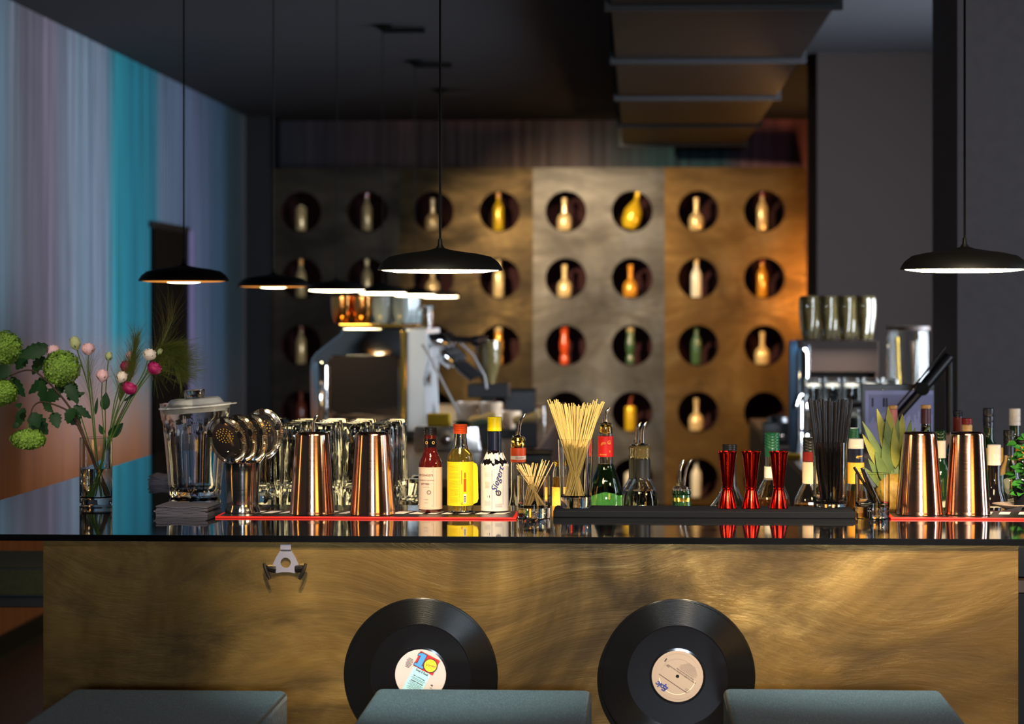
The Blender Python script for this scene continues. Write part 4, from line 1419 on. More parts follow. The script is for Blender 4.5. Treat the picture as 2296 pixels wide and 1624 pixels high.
# ---- small tumbler with short straws
p, s, Hh = tumbler(1956, 1165, 38.5, 1062, 'short clear tumbler holding three cut black straws', base=.024)
for (tx, ty, bx_) in ((1915, 1048, 1968), (1932, 1050, 1962), (1937, 1053, 1972)):
    b0 = atY(bx_, 1138, p.y)
    b0.z = BAR + .027
    b1 = atY(tx, ty, p.y - .01)
    solo('short_straw', G().tube([(0, 0, 0), b1 - b0], .0031, 10, caps=False).tube([(0, 0, 0), b1 - b0], .0026, 10, caps=False).mesh('straw', fix=False), 'straw', b0,
         'short black straw in the low tumbler next to the pineapple', 'drinking straw', 'short straws in the low tumbler')

# ---- red jiggers
for (px, w_, lab) in ((1631, 22.5, 'red metal jigger farthest from the glass of straws'), (1684, 22.5, 'red metal jigger between the two others'), (1746, 22.5, 'red metal jigger closest to the glass of straws')):
    p, s = foot(px, 1142, 21, ZR)
    yc = 1142 - 21 * 450 / FP
    t = thing('jigger', lab, 'jigger', p, 'red double jiggers on the rubber mat')
    o = P2([(20, yc), (21.5, yc - 1), (21, yc - 4), (12.5, 1100), (11, 1098)], yc, s)
    part('lower_cup', G().lathe([(0, .004)] + [(o[0][0], .003)] + o, 40), 'redmetal', t)
    o = P2([(11, 1098), (12.5, 1096.5), (12.5, 1093.5), (11, 1092)], yc, s)
    part('waist_ring', G().lathe(o, 40), 'redmetal', t)
    o = P2([(11, 1092), (12, 1088), (20.5, 1018), (22.5, 1015), (22.5, 1012.5), (20.5, 1012.5), (12, 1080)], yc, s)
    part('upper_cup', G().lathe(o + [(0, o[-1][1])], 40), 'redmetal', t)

# ---- flower vase
p, s = foot(215, 1135, 35, BAR)
VA, VS = p, s
yc = 1135 - 35 * 443 / FP
t = thing('glass_vase', 'tall clear cylinder vase half full of water', 'vase', p)
Hv = (yc - 982) / s
Rv = 36.5 / s
part('glass_wall', G().lathe([(0, 0), (Rv - .003, 0), (Rv, .003), (Rv, Hv), (Rv - .0008, Hv + .0006), (Rv - .0020, Hv), (Rv - .0020, .022), (Rv - .005, .019), (0, .019)], 56).mesh('vase', angle=50), 'glass', t)
part('water', G().lathe([(0, .0191), (Rv - .0052, .0191), (Rv - .0019, .0221), (Rv - .0019, (yc - 1050) / s), (0, (yc - 1050) / s)], 48).mesh('water', angle=50), 'water', t)


def vpt(px, py, dy=0.0):
    return atY(px, py, VA.y + dy)


def spline(pts, n=6):
    """catmull rom through the points"""
    P = [pts[0] + (pts[0] - pts[1])] + list(pts) + [pts[-1] + (pts[-1] - pts[-2])]
    out = []
    for i in range(1, len(P) - 2):
        for j in range(n):
            u = j / n
            a, b, c, d = P[i - 1], P[i], P[i + 1], P[i + 2]
            out.append(0.5 * ((2 * b) + (c - a) * u + (2 * a - 5 * b + 4 * c - d) * u * u + (3 * b - a - 3 * c + d) * u ** 3))
    out.append(pts[-1])
    return out


def leafg(q, base, tip, width, curl=.15, jag=0.0, n=8, normal=None):
    base, tip = Vector(base), Vector(tip)
    d_ = tip - base
    L = d_.length
    d_.normalize()
    nr = Vector(normal) if normal else Vector((R_.uniform(-.5, .5), -1, R_.uniform(-.4, .4)))
    sd = d_.cross(nr).normalized()
    up = sd.cross(d_).normalized()
    vs, fs = [], []
    for i in range(n + 1):
        u = i / n
        w_ = width * (sin(pi * u ** .75) ** .8) * (1 + jag * (1 if i % 2 else -1)) if 0 < u < 1 else 0.0004
        c = base + d_ * (L * u) + up * (-curl * L * (u - .3) ** 2)
        vs += [c - sd * w_ + up * w_ * .25, c, c + sd * w_ + up * w_ * .25]
    for i in range(n):
        o = i * 3
        fs += [(o, o + 1, o + 4, o + 3), (o + 1, o + 2, o + 5, o + 4)]
    q.add(vs, fs)
    return q


def floret_ball(c, rx, rz, n=230, size=.0085, part_only=False):
    """a snowball bloom out of many four petalled florets"""
    q = G()
    for i in range(n):
        zz = 1 - 2 * (i + .5) / n
        a_ = i * 2.39996
        rr = sqrt(1 - zz * zz)
        nrm = Vector((rr * cos(a_), rr * sin(a_), zz))
        lump = 1 + .07 * sin(a_ * 3) + R_.uniform(-.07, .07)
        ctr = Vector((nrm.x * rx, nrm.y * rx, nrm.z * rz)) * lump
        nrm = (nrm + Vector((R_.uniform(-.3, .3), R_.uniform(-.3, .3), R_.uniform(-.3, .3)))).normalized()
        u_ = nrm.orthogonal().normalized()
        v_ = nrm.cross(u_)
        sp = R_.uniform(0, pi)
        sz = size * R_.uniform(.75, 1.15)
        for k_ in range(4):
            b = sp + k_ * pi / 2
            e = u_ * cos(b) + v_ * sin(b)
            f_ = u_ * -sin(b) + v_ * cos(b)
            q.add([ctr, ctr + e * sz * .6 + f_ * sz * .42 + nrm * .001, ctr + e * sz + nrm * .0022, ctr + e * sz * .6 - f_ * sz * .42 + nrm * .001], [(0, 1, 2, 3)])
    return q


def branch(name, label, pts, rads, twig, blooms, leaves, cat='flower', group=None):
    pts = [vpt(*p_) for p_ in pts]
    sp = spline(pts)
    t = thing(name, label, cat, pts[0], group)
    o0 = pts[0]
    n = len(sp)
    rr = [rads[0] + (rads[1] - rads[0]) * i / (n - 1) for i in range(n)]
    part('stem', G().tube([q_ - o0 for q_ in sp], rr, 8), twig, t)
    for (bx_, by_, r_, rz_, att) in blooms:
        c = vpt(bx_, by_, att[2] if len(att) > 2 else 0)
        b = part('bloom', floret_ball(None, r_ / VS, rz_ / VS), 'snowball', t, loc=c - o0)
        a0 = vpt(att[0], att[1])
        mid = (a0 + c) / 2 + Vector((0, 0, .008))
        part('side_stem', G().tube([q_ - o0 for q_ in spline([a0, mid, c])], .0016, 6), 'stem', t)
    for (ax, ay, bx_, by_, wd) in leaves:
        dy = R_.uniform(-.03, .03)
        part('leaf', leafg(G(), vpt(ax, ay, dy) - o0, vpt(bx_, by_, dy * 1.5) - o0, wd / VS, .2, .16, 10).mesh('leaf', thick=.0003, fix=False), 'leaf', t)
    return t


vg = 'flowers in the glass vase'
branch('snowball_branch', 'leafy branch of lime green snowball blooms reaching up out of the vase', [(236, 1112), (204, 1020), (168, 940), (150, 905), (100, 850), (60, 830), (-10, 858)], (.0036, .0014), 'bark',
       [(137, 826, 38, 36, (118, 858)), (12, 781, 34, 36, (40, 780, .02)), (2, 880, 33, 27, (30, 850))],
       [(105, 785, 40, 800, 15), (60, 795, 35, 830, 14), (100, 800, 70, 840, 14), (20, 820, -6, 850, 16), (25, 845, 55, 892, 13), (110, 850, 60, 882, 14), (95, 850, 100, 920, 13), (130, 870, 105, 905, 16),
        (150, 860, 175, 905, 14), (160, 855, 172, 880, 12), (40, 905, 44, 915, 8), (150, 850, 118, 893, 14), (108, 775, 45, 790, 12), (150, 895, 190, 880, 9)], group=vg)
branch('snowball_branch', 'drooping branch with one small lime green snowball bloom below its leaves', [(240, 1108), (200, 1010), (175, 945), (150, 920), (100, 902), (75, 912), (64, 950)], (.0030, .0014), 'bark',
       [(62, 986, 36, 19, (64, 950))],
       [(55, 915, 36, 962, 11), (66, 930, 108, 975, 20), (120, 925, 130, 960, 14), (150, 920, 180, 955, 17), (165, 915, 150, 950, 14), (72, 925, 88, 960, 14), (100, 905, 118, 925, 9), (42, 950, 28, 960, 7), (165, 910, 205, 938, 10)], group=vg)


def rosebud(q, r, h, turns=9, open_=.35):
    """layered petals round a bud, standing on the origin"""
    for k_ in range(turns):
        a0 = k_ * 2.4
        rr = r * (.35 + .65 * k_ / (turns - 1))
        hh_ = h * (1.0 - .12 * (k_ / (turns - 1)))
        def f(u, v, a0=a0, rr=rr, hh_=hh_, k_=k_):
            a_ = a0 + (u - .5) * 2.4
            prof_ = sin(min(1, v * 1.1 + .08) * pi * .70) ** .8
            lip = (.16 * r * open_ * (v ** 4) * (k_ / turns))
            e = 1 - .16 * abs(u - .5) * 2 * v
            return ((rr * prof_ + lip) * cos(a_), (rr * prof_ + lip) * sin(a_), hh_ * v * e)
        q.grid(f, 8, 6)
    return q


def lisianthus(px, py, r, m, label, pts, tilt=(0, 0), dy=0.0, stem_m='stem', leaves=(), name='lisianthus', h=None):
    pts = [vpt(x, y, dy * (i / max(1, len(pts) - 1))) for i, (x, y) in enumerate(pts)]
    end = vpt(px, py + r * .95, dy)
    pts.append(end)
    o0 = pts[0]
    t = thing(name, label, 'flower', o0, vg)
    part('stem', G().tube([q_ - o0 for q_ in spline(pts)], .0015, 6), stem_m, t)
    d_ = (pts[-1] - pts[-2]).normalized()
    rot = d_.to_track_quat('Z', 'Y').to_euler()
    R2 = r * 1.28 / VS
    part('bloom', rosebud(G(), R2, (h or r * 1.9) * 1.25 / VS).mesh('bloom', thick=.0003, fix=False), m, t, loc=end - o0, rot=rot)
    q = G()
    for k_ in range(5):
        a_ = k_ * 2 * pi / 5
        leafg(q, (0, 0, -.001), (R2 * 1.15 * cos(a_), R2 * 1.15 * sin(a_), R2 * .9), .0018, .1, normal=(cos(a_), sin(a_), -.5))
    part('calyx', q.mesh('calyx', thick=.0002, fix=False), 'stem', t, loc=end - o0, rot=rot)
    for (ax, ay, bx_, by_, wd) in leaves:
        part('leaf', leafg(G(), vpt(ax, ay, dy * .5) - o0, vpt(bx_, by_, dy * .5 - .005) - o0, wd / VS, .15, 0, 8).mesh('leaf', thick=.0003, fix=False), 'leaf', t)
    return t


lisianthus(137 - 12, 790, 13, 'petalpink', 'pale pink flower just above the large lime snowball', [(235, 1105), (205, 1010), (170, 900), (140, 840)], dy=.035)
lisianthus(173, 776, 10, 'bud', 'greenish white slender bud beside the pale pink one', [(230, 1108), (214, 1000), (200, 880)], dy=.015, h=27)
lisianthus(198, 785, 12.5, 'petalpink', 'pale pink bud on a thick stem above the vase', [(225, 1110), (216, 1000), (206, 880), (198, 820)], dy=.005, h=23, leaves=[(214, 930, 218, 892, 4)])
lisianthus(229, 846, 12, 'petalpink', 'pink flower low in the middle of the bouquet', [(214, 1110), (232, 1000), (228, 900)], dy=-.01, h=24, leaves=[(234, 920, 238, 880, 11), (232, 975, 222, 952, 6)])
lisianthus(243, 803, 7, 'bud', 'small closed greenish bud on a thin upright stem', [(210, 1112), (234, 1000), (236, 900), (240, 840)], dy=.0, h=17)
lisianthus(269, 848, 11, 'petalwhite', 'cream white flower next to the lower magenta one', [(204, 1108), (240, 1000), (255, 910), (262, 880)], dy=.0, h=22, leaves=[(244, 980, 276, 950, 12)])
lisianthus(285, 869, 15, 'petalmagenta', 'lower magenta flower in front of the green plume', [(200, 1110), (245, 990), (262, 930)], dy=-.02, h=22)
lisianthus(331, 796, 13, 'petalwhite', 'white flower at the top of the slanting stems', [(202, 1112), (245, 985), (285, 900), (320, 840)], dy=-.005, h=22)
lisianthus(338, 824, 14, 'petalmagenta', 'upper magenta flower below the white one', [(206, 1110), (250, 985), (300, 890)], dy=-.025, h=22, leaves=[(278, 900, 306, 880, 3)])
lisianthus(354, 792, 5, 'bud', 'tiny pointed green bud beside the white flower', [(200, 1114), (247, 985), (295, 890), (335, 830)], dy=.01, h=14)
lisianthus(280, 825, 12, 'petalmagenta', 'deep magenta flower half hidden behind the green plume', [(208, 1110), (240, 990), (262, 900)], dy=.03, h=24)
lisianthus(290, 800, 9, 'petalpink', 'small pale flower behind the green plume', [(206, 1112), (242, 990), (272, 890)], dy=.04, h=18)


def plume(label, pts, spread, length, n, dy=0.0, dirn=(0, 0, 1), rad=.00022, m='grass'):
    P = [vpt(x, y, dy) for x, y in pts]
    o0 = P[0]
    sp = spline(P, 8)
    t = thing('grass_plume', label, 'ornamental grass', o0, vg)
    part('stem', G().tube([q_ - o0 for q_ in sp], .0010, 6), 'stem', t)
    q = G()
    k0 = int(len(sp) * .55)
    dv = Vector(dirn).normalized()
    for i in range(n):
        u = R_.random()
        b = sp[min(len(sp) - 1, k0 + int((len(sp) - k0) * u))] - o0
        L = length / VS * R_.uniform(.45, 1.0) * (1.1 - .4 * u)
        side = Vector((R_.uniform(-1, 1), R_.uniform(-1, 1), R_.uniform(-.4, .6))) * spread
        d_ = (dv + side).normalized()
        m1 = b + d_ * L * .5 + Vector((0, 0, .002))
        e = b + d_ * L + side * L * .25
        q.tube([b, m1, e], [rad, rad * .9, rad * .55], 3, False)
    part('awns', q.mesh('awns', fix=False), m, t)
    return t


plume('bushy green grass plume rising behind the magenta flowers', [(205, 1110), (240, 1000), (262, 920), (292, 850), (304, 770)], .42, 75, 700, .01, (.1, 0, 1))
plume('dark green grass plume bending over before the black door', [(204, 1110), (246, 995), (285, 915), (322, 850), (352, 780), (384, 800), (398, 850)], .9, 85, 1500, .03, (.45, 0, -.1), .00022)
plume('fine grass sprays standing above the pale pink buds', [(222, 1110), (212, 1000), (203, 900), (196, 830)], .75, 120, 150, .02, (.12, 0, 1), .00014, mat('pale_dry_grass', g((110, 120, 60)), 0.7))
plume('thin airy grass panicle leaning before the black door', [(206, 1110), (246, 995), (300, 890), (350, 800), (385, 720)], .55, 130, 90, .02, (.3, 0, 1), .00014, mat('dry_grass_panicle', g((120, 112, 54)), 0.7))

# ---- pineapple
p = atY(2008, 1150, 5.345)
p = Vector((p.x, p.y, BAR))
ps = sc(p)
t = thing('pineapple', 'pineapple with a yellow green leafy crown beside the copper shakers', 'pineapple', p)
yc = 692 + (CZ - BAR) * ps


def knobs(a, z):
    return 1 + .05 * abs(sin(a * 6 + z * 120)) * 1.0 + .03 * abs(sin(a * 6 - z * 120))


body = [(0, 0), (.022, .001), (.034, .012), (.040, .03), (.041, .05), (.036, .07), (.022, .085), (0, .09)]
fine = []
for (r0, z0), (r1, z1) in zip(body, body[1:]):
    for u in (0, .25, .5, .75):
        fine.append((r0 + (r1 - r0) * u, z0 + (z1 - z0) * u))
part('fruit', G().lathe(fine + [(0, .09)], 48, mod=knobs), speckled(mat('pineapple_rind', g((150, 116, 44)), 0.6), 60, 0.35), t)
pcx = 1148 + FP * ((p.x * cos(TH) + p.y * sin(TH)) / (p.y * cos(TH) - p.x * sin(TH)))
lv = [(1968, 915, 1992, 1030, 13), (1993, 912, 2000, 1025, 15), (1935, 945, 1985, 1045, 10), (1934, 975, 1980, 1060, 10), (2014, 935, 2005, 1030, 9), (2026, 927, 2012, 1035, 14),
      (2045, 944, 2020, 1045, 12), (1988, 942, 1998, 1040, 14), (1982, 980, 1996, 1080, 15), (1963, 1015, 1992, 1085, 13), (1948, 1030, 1985, 1095, 10), (1938, 1048, 1985, 1100, 8),
      (2008, 1030, 2006, 1090, 12), (2084, 955, 2040, 1020, 6), (1960, 1060, 1995, 1110, 12), (2005, 960, 2008, 1050, 12), (1995, 1090, 2010, 1135, 12), (1990, 1118, 2010, 1146, 9), (1978, 1100, 2000, 1130, 8),
      (2052, 960, 2022, 1050, 10), (2035, 985, 2015, 1070, 11)]
for i, (tx, ty, bx_, by_, wd) in enumerate(lv):
    dy1 = R_.uniform(-.03, .03) if ty < 950 else R_.uniform(-.035, -.01)
    b0 = atY(bx_, by_, p.y - .008 + R_.uniform(-.01, .01)) - p
    b1 = atY(tx, ty, p.y + dy1) - p
    q = leafg(G(), b0, b1, wd * .85 / ps, .12, 0, 10, normal=(R_.uniform(-.25, .25), -1, .1))
    part('crown_leaf', q.mesh('leaf', thick=.0016, fix=False), 'pinetip' if i in (0, 1, 3, 5, 15, 14, 17) else 'pineleaf', t)

# ================================================================ behind the bar
BZ = 0.93


def bench(px, Y=5.68, z=BZ):
    p = atY(px, 1000, Y)
    p.z = z
    return p, sc(p)


def rail(px, Y, prof, label, glass, **kw):
    p, s = bench(px, Y, kw.pop('z', BZ) + .0008)
    yb = 692 + (CZ - p.z) * s
    # the hidden lower body continues straight to the bench
    prof = [(prof[0][0] * .97, yb), (prof[0][0], yb - 8)] + prof
    return bottle(px, yb, prof[0][0], prof, label, glass, base=(p, s), **kw)


rg = 'spirit bottles on the bench behind the bar'
# green bottle with red neck label
t, H, s, p = rail(1358, 5.66, [(38, 1120), (36, 1098), (30, 1075), (22, 1055), (17, 1038), (16.5, 1000), (16, 975), (15, 968), (14.5, 958)],
                  'clear green tinted bottle with red neck label and steel pourer', 'glass', group=rg, liquid='greenglass', liq_top=1040)
lb = part('neck_label', patch(17.6 / s, H(1024), H(978), pi), 'redlabel', t)
part('lettering', words_on([('G', .012, .0085, H(992), 0, .0002), ('IMPORTED', .0036, -.006, H(1019), 0, .0001), ('B', .007, .0105, H(1012)), ('gin', .010, -.006, H(993), .4)], around(17.8 / s)), 'goldink', lb)
part('cork_mouth', G().lathe([(0, H(972)), (13.5 / s, H(972)), (15 / s, H(968)), (13.5 / s, H(962)), (15 / s, H(957)), (13 / s, H(952)), (0, H(951))], 30), 'gold', t)
pourer(t, H(951), .0125, 0, .038)
# clear bottle with black neck foil
for (px, Y, lab, foil) in ((1440, 5.66, 'clear bottle with black neck foil and twin steel spout', 'black'), (1428, 5.78, 'clear bottle half hidden behind the black foiled one', 'blackcap')):
    t, H, s, p = rail(px, Y, [(38, 1137), (36, 1115), (30, 1095), (22, 1080), (17.5, 1070), (17, 1030), (16, 1005), (15, 1000)], lab, 'glass', group=rg, liquid='water', liq_top=1100)
    part('neck_foil', patch(18.2 / s, H(1074), H(1030), pi), foil, t)
    part('mouth_ring', G().lathe([(15.5 / s, H(1030)), (18.5 / s, H(1022)), (17 / s, H(1012)), (18.5 / s, H(1004)), (15 / s, H(1000)), (0, H(999))], 30), 'smokeglass', t)
    pourer(t, H(999), .0145, 0, .056)
# two dark green necks with pourers between the bottles
for (px, Y, rot, lab) in ((1524, 5.74, 0, 'gold collared dark bottle neck with a slim upright spout'), (1532, 5.64, .5, 'gold collared dark bottle neck with a leaning spout')):
    t, H, s, p = rail(px, Y, [(36, 1200), (32, 1175), (22, 1155), (17.5, 1140), (17, 1118), (16, 1108), (15.5, 1100)], lab, 'darkgreen', group=rg)
    part('gold_collar', patch(17.4 / s, H(1124), H(1116), pi), 'gold', t)
    part('mouth_ring', G().lathe([(15.5 / s, H(1112)), (18 / s, H(1106)), (16.5 / s, H(1100)), (17.5 / s, H(1095)), (0, H(1094))], 30), 'glass', t)
    pourer(t, H(1094), .013, rot * .3, .070 if rot else .066, metal='darkmirror' if rot else 'chrome')
# wide wine decanter with a black screw cap
t, H, s, p = rail(1636, 5.70, [(50, 1150), (44, 1135), (26, 1112), (17, 1090), (15, 1060), (14, 1010), (14, 1004)], 'clear wide bottomed bottle with black cap behind the red jiggers', 'glass', group=rg)
cap(t, 16.5 / s, H(1012), H(996), 'blackcap', 3)
# green capped bottle with white neck label
t, H, s, p = rail(1731, 5.70, [(42, 1137), (38, 1112), (26, 1088), (17, 1070), (15.5, 1040), (15, 1012), (15, 1008)], 'clear bottle with dark green cap and white neck label behind a jigger', 'glass', group=rg, liquid='whiskey', liq_top=1118)
cap(t, 17 / s, H(1008), H(970), 'greencap', 5)
part('neck_label', patch(17.6 / s, H(1076), H(1046), pi), 'whitepaper', t)
part('neck_foil', patch(16.6 / s, H(1024), H(1008), pi), 'greencap', t)
# black capped bottle with cream label
t, H, s, p = rail(1816, 5.70, [(36, 1137), (34, 1118), (24, 1098), (16.5, 1084), (16, 1040), (15.5, 1012)], 'clear round bottle with black cap and cream neck label beside the straw glass', 'glass', group=rg, liquid='whiskey', liq_top=1130)
cap(t, 16 / s, H(1014), H(981), 'blackcap', 4)
part('neck_foil', patch(16.7 / s, H(1034), H(1013), pi), 'maroon', t)
part('neck_label', patch(17.2 / s, H(1084), H(1036), pi), 'creampaper', t)
# white capped bottle with orange label
t, H, s, p = rail(1919, 5.72, [(28, 1137), (24, 1110), (20, 1090), (18, 1082), (17.5, 1040), (16, 1008)], 'amber bottle with white cap and orange neck label behind the low tumbler', 'glass', group=rg, liquid='whiskey', liq_top=1100)
cap(t, 17.5 / s, H(1006), H(984), 'whitecap', 4)
part('neck_foil', patch(18.2 / s, H(1037), H(1006), pi), 'navy', t)
part('neck_label', patch(18.6 / s, H(1084), H(1037), pi), 'orangepaper', t)
part('lettering', words_on([('egg', .012, .006, H(1023), .4, .0003)], around(18.4 / s)), 'goldink', t)
t, H, s, p = rail(1913, 5.92, [(24, 1137), (18, 1100), (14, 1060), (13, 990)], 'dark bottle with green cap hidden behind the white capped one', 'darkgreen', group=rg)
cap(t, 14 / s, H(985), H(960), 'greencap', 5)
# bottle with orange and white neck band behind the toothpicks
t, H, s, p = rail(1162, 5.62, [(30, 1190), (26, 1160), (17, 1110), (16.8, 1060), (16.5, 1035), (15.5, 1010), (15, 995)], 'clear bottle with orange and white neck band behind the toothpicks', 'glass', group=rg)
part('orange_band', patch(17.4 / s, H(1036), H(1004), pi), 'orange', t)
lb = part('white_band', patch(17.6 / s, H(1030), H(1022), pi), 'whitepaper', t)
part('lettering', words_on([('Genuine', .0062, .004, H(1026), .3, .0001)], around(17.8 / s)), 'redink', lb)
part('cork_mouth', G().lathe([(0, H(1003)), (15 / s, H(1003)), (16.5 / s, H(997)), (15 / s, H(992)), (16.5 / s, H(988)), (14.5 / s, H(982)), (0, H(981))], 30), 'gold', t)
pourer(t, H(981), .0130, .12, .056)
# small amber bottle between glass and mat
t, H, s, p = rail(1252, 5.62, [(14, 1137), (13.5, 1095), (13, 1062), (11, 1052), (8, 1040)], 'narrow amber bottle with tan label beside the skewer glass', 'glass', group=rg, liquid='amber', liq_top=1070)
part('paper_label', patch(14.4 / s, H(1137), H(1092), pi), 'orangepaper', t)
cap(t, 9 / s, H(1046), H(1033), 'gold', 2)
# bottle whose spout alone shows above the copper tin
t, H, s, p = rail(703, 5.66, [(36, 1200), (32, 1130), (18, 1060), (15, 1000), (14, 982)], 'bottle behind a copper shaker, only its steel spout showing', 'glass', group=rg)
pourer(t, H(974), .012, 0, .046)

# bottles at the service end, seen between and beside the copper tins
E = 'bottles standing at the service end'
SZ2 = 1.0
q = slab((0.66, 5.60, BZ + .001), (2.3, 6.3, SZ2 - .001), 0.003)
solo('bottle_step', q, 'blacksatin', (0, 0, 0), 'raised black step carrying the bottles behind the copper shakers', 'shelf')


def endb(px, Y, r, neck, yt, capm, caph, glass, label, band=None, lab=None, shoulder=None, capw=1.08):
    p, s = bench(px, Y, SZ2 + .0008)
    yb = 692 + (CZ - p.z) * s
    sh = shoulder or (yt + caph + 50)
    prof = [(r, yb - 3), (r, sh + 45), (r * .94, sh + 30), (r * .7, sh + 12), (neck * 1.1, sh), (neck, sh - 15), (neck, yt + caph - 3)]
    t, H, s, p = bottle(px, yb, r, prof, label, glass, base=(p, s), group=E)
    cap(t, neck * capw / s, H(yt + caph), H(yt), capm, 2)
    if band:
        part('neck_band', patch(neck * 1.06 / s, H(yt + caph + band[1]), H(yt + caph + 1), pi), band[0], t)
    if lab:
        part('paper_label', patch(r * 1.02 / s, H(lab[2]), H(lab[1]), radians(100)), lab[0], t)
    return t


endb(2002, 6.15, 30, 9.5, 906, 'corktan', 8, 'darkglass', 'wine bottle with tan cork top and pink capsule behind the pineapple', ('pink', 50))
endb(2076, 6.10, 30, 10.5, 905, 'corktan', 8, 'darkglass', 'wine bottle with cork top and purple capsule behind the copper shakers', ('purple', 34))
endb(2108, 5.85, 28, 12, 962, 'darkgreen', 22, 'darkgreen', 'green bottle with silvery neck foil between the two copper shakers', ('whitecap', 40), None, 1030)
endb(2147, 6.20, 30, 10, 918, 'navy', 14, 'darkglass', 'dark bottle with navy cap and brick red capsule behind a copper shaker', ('maroon', 34))
endb(2168, 6.00, 30, 11, 935, 'maroon', 14, 'darkglass', 'dark bottle with red stopper and tan neck behind a copper shaker', ('corktan', 22))
endb(2216, 6.10, 32, 11.5, 912, 'navy', 40, 'darkgreen', 'green bottle with long navy capsule and mustard label', ('navy', 4), ('orangepaper', 1000, 1060), 985)
endb(2229, 5.80, 26, 14, 994, 'whitecap', 46, 'darkglass', 'short bottle with tall white screw cap beside the copper shaker', None, None, 1085)
endb(2275, 6.12, 33, 12, 913, 'whitecap', 38, 'darkgreen', 'green bottle with white capsule at the frame edge', None, None, 985)
endb(2262, 5.85, 27, 11.5, 962, 'blackcap', 30, 'glass', 'clear bottle with tall black cap beside the mint', ('navy', 26), None, 1030)
endb(2292, 6.00, 30, 14, 975, 'blackcap', 20, 'darkglass', 'dark bottle with mustard neck label partly outside the view', ('orangepaper', 34))
p = atY(2085, 1000, 6.6)
t = thing('cardboard_box', 'pale cardboard box behind the copper shakers', 'box', (p.x, 6.50, 0.94))
part('box_body', G().box((-.055, 0, 0), (.10, .12, .27)).mesh('box', bevel=.002), 'box', t)
part('box_flap', G().box((-.055, -.002, .268), (.10, .06, .2705)).mesh('flap'), 'box', t)
# the box stands on a low stand
solo('box_stand', slab((p.x - .2, 6.42, 0), (p.x + .3, 6.66, .939), .003), 'black', (0, 0, 0), 'low black stand carrying the cardboard box', 'stand')

# plate at the end of the bar
p = atZ(2262, 1142, BAR)
t = thing('saucer', 'cream saucer on the bar beside the last copper shaker', 'saucer', (p.x + .01, 5.435, BAR + .001))
part('dish', G().lathe([(0, 0), (.022, 0), (.024, .002), (.050, .012), (.0505, .0135), (.048, .0135), (.022, .004), (0, .004)], 48).mesh('dish', angle=60), 'china', t)
solo('lemon_knife', G().prism([(-.028, .0), (.016, .0), (.022, .012), (.019, .013), (.006, .009), (-.022, .003)], -.002, .002), 'blacksatin', (p.x - .005, 5.372, BAR + .001), 'small dark blade leaning against the cream saucer', 'knife')
# mint
p = atZ(2310, 1150, BAR)
t = thing('mint_bunch', 'bunch of fresh mint at the edge of the view', 'herb', (p.x - .004, 5.42, BAR + .001))
part('pot', G().lathe([(0, 0), (.022, 0), (.026, .05), (.024, .05), (.022, .006), (0, .006)], 32).mesh('pot', angle=50), 'rubber', t)
q = G()
for i in range(70):
    a_ = R_.uniform(0, 2 * pi)
    zz = R_.uniform(.03, .16)
    rr = R_.uniform(.0, .026)
    c_ = Vector((rr * cos(a_), rr * sin(a_), zz))
    leafg(q, c_, c_ + Vector((cos(a_) * .022, sin(a_) * .022, R_.uniform(-.006, .014))), .0085, .3, .05, 6, normal=(R_.uniform(-.3, .3), -.6, .8))
part('leaves', q.mesh('leaves', thick=.0003, fix=False), 'mint', t)

# ---- upside-down tumblers stacked behind the bar
def tumbler_mesh(r0, r1, h, base=.012, th=.0022, facets=0):
    mod = (lambda a, z: 1 - .05 * abs(sin(a * 6 + z * 90))) if facets else None
    o = [(r0 - .002, 0), (r0, .003)] + [(r0 + (r1 - r0) * i / 5, .003 + (h - .003) * i / 5) for i in range(1, 6)]
    inn = [(a_ - th, b_) for a_, b_ in o if b_ > base]
    prof = [(0, .001)] + o + inn[::-1] + [(inn[0][0] * .8, base), (0, base)]
    return G().lathe(prof, 40, Matrix.Translation((0, 0, h)) @ Matrix.Rotation(pi, 4, 'X'), mod=mod).mesh('tumbler', angle=50)


rk = thing('glass_rack', 'low black rack under the stacked tumblers', 'rack', (-.745, 5.84, BZ + .001))
part('rack_tray', G().box((-.186, -.155, 0), (.186, .165, .055)).mesh('rack', bevel=.003), 'blacksatin', rk)
lp = thing('added_glow_panel', 'added warm glowing panel that brightens the stacked tumblers', 'light', (-.745, 6.07, BZ + .001))  # glowing panel added to make the tumblers shine from behind
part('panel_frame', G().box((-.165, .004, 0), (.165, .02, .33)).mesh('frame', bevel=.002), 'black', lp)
part('glowing_sheet', G().box((-.16, 0, .06), (.16, .0035, .32)).mesh('sheet'), mat('added_warm_glow', (1, .8, .5), .5, emit=(1.0, .78, .40), es=1.7), lp)
lowm, him = tumbler_mesh(.029, .0335, .138, facets=1), tumbler_mesh(.028, .0335, .150, .014, facets=1)
GP = 'upturned tumblers stacked behind the bar'
for j in range(4):
    for i in range(5):
        x = -.745 + (i - 2) * .0725 + (.003 if j % 2 else 0)
        y = 5.73 + j * .0735
        z0 = BZ + .0575
        for (mm, zz, lay) in ((lowm, z0, 'lower'), (him, z0 + .1390, 'upper')):
            solo('stacked_tumbler', mm, 'glass', (x, y, zz), 'clear upturned tumbler in the %s layer of the stack behind the copper shakers' % lay, 'glass', GP + ', ' + lay + ' layer', (0, 0, i * .4 + j))
for i, (px, Y) in enumerate(((926, 5.72), (941, 5.82))):
    p, s = bench(px, Y, BZ + .001)
    solo('low_tumbler', tumbler_mesh(.034, .036, .165), 'glass', p, 'clear tall tumbler standing alone behind the dark red bitters bottle', 'glass', 'tumblers behind the bitters bottles')
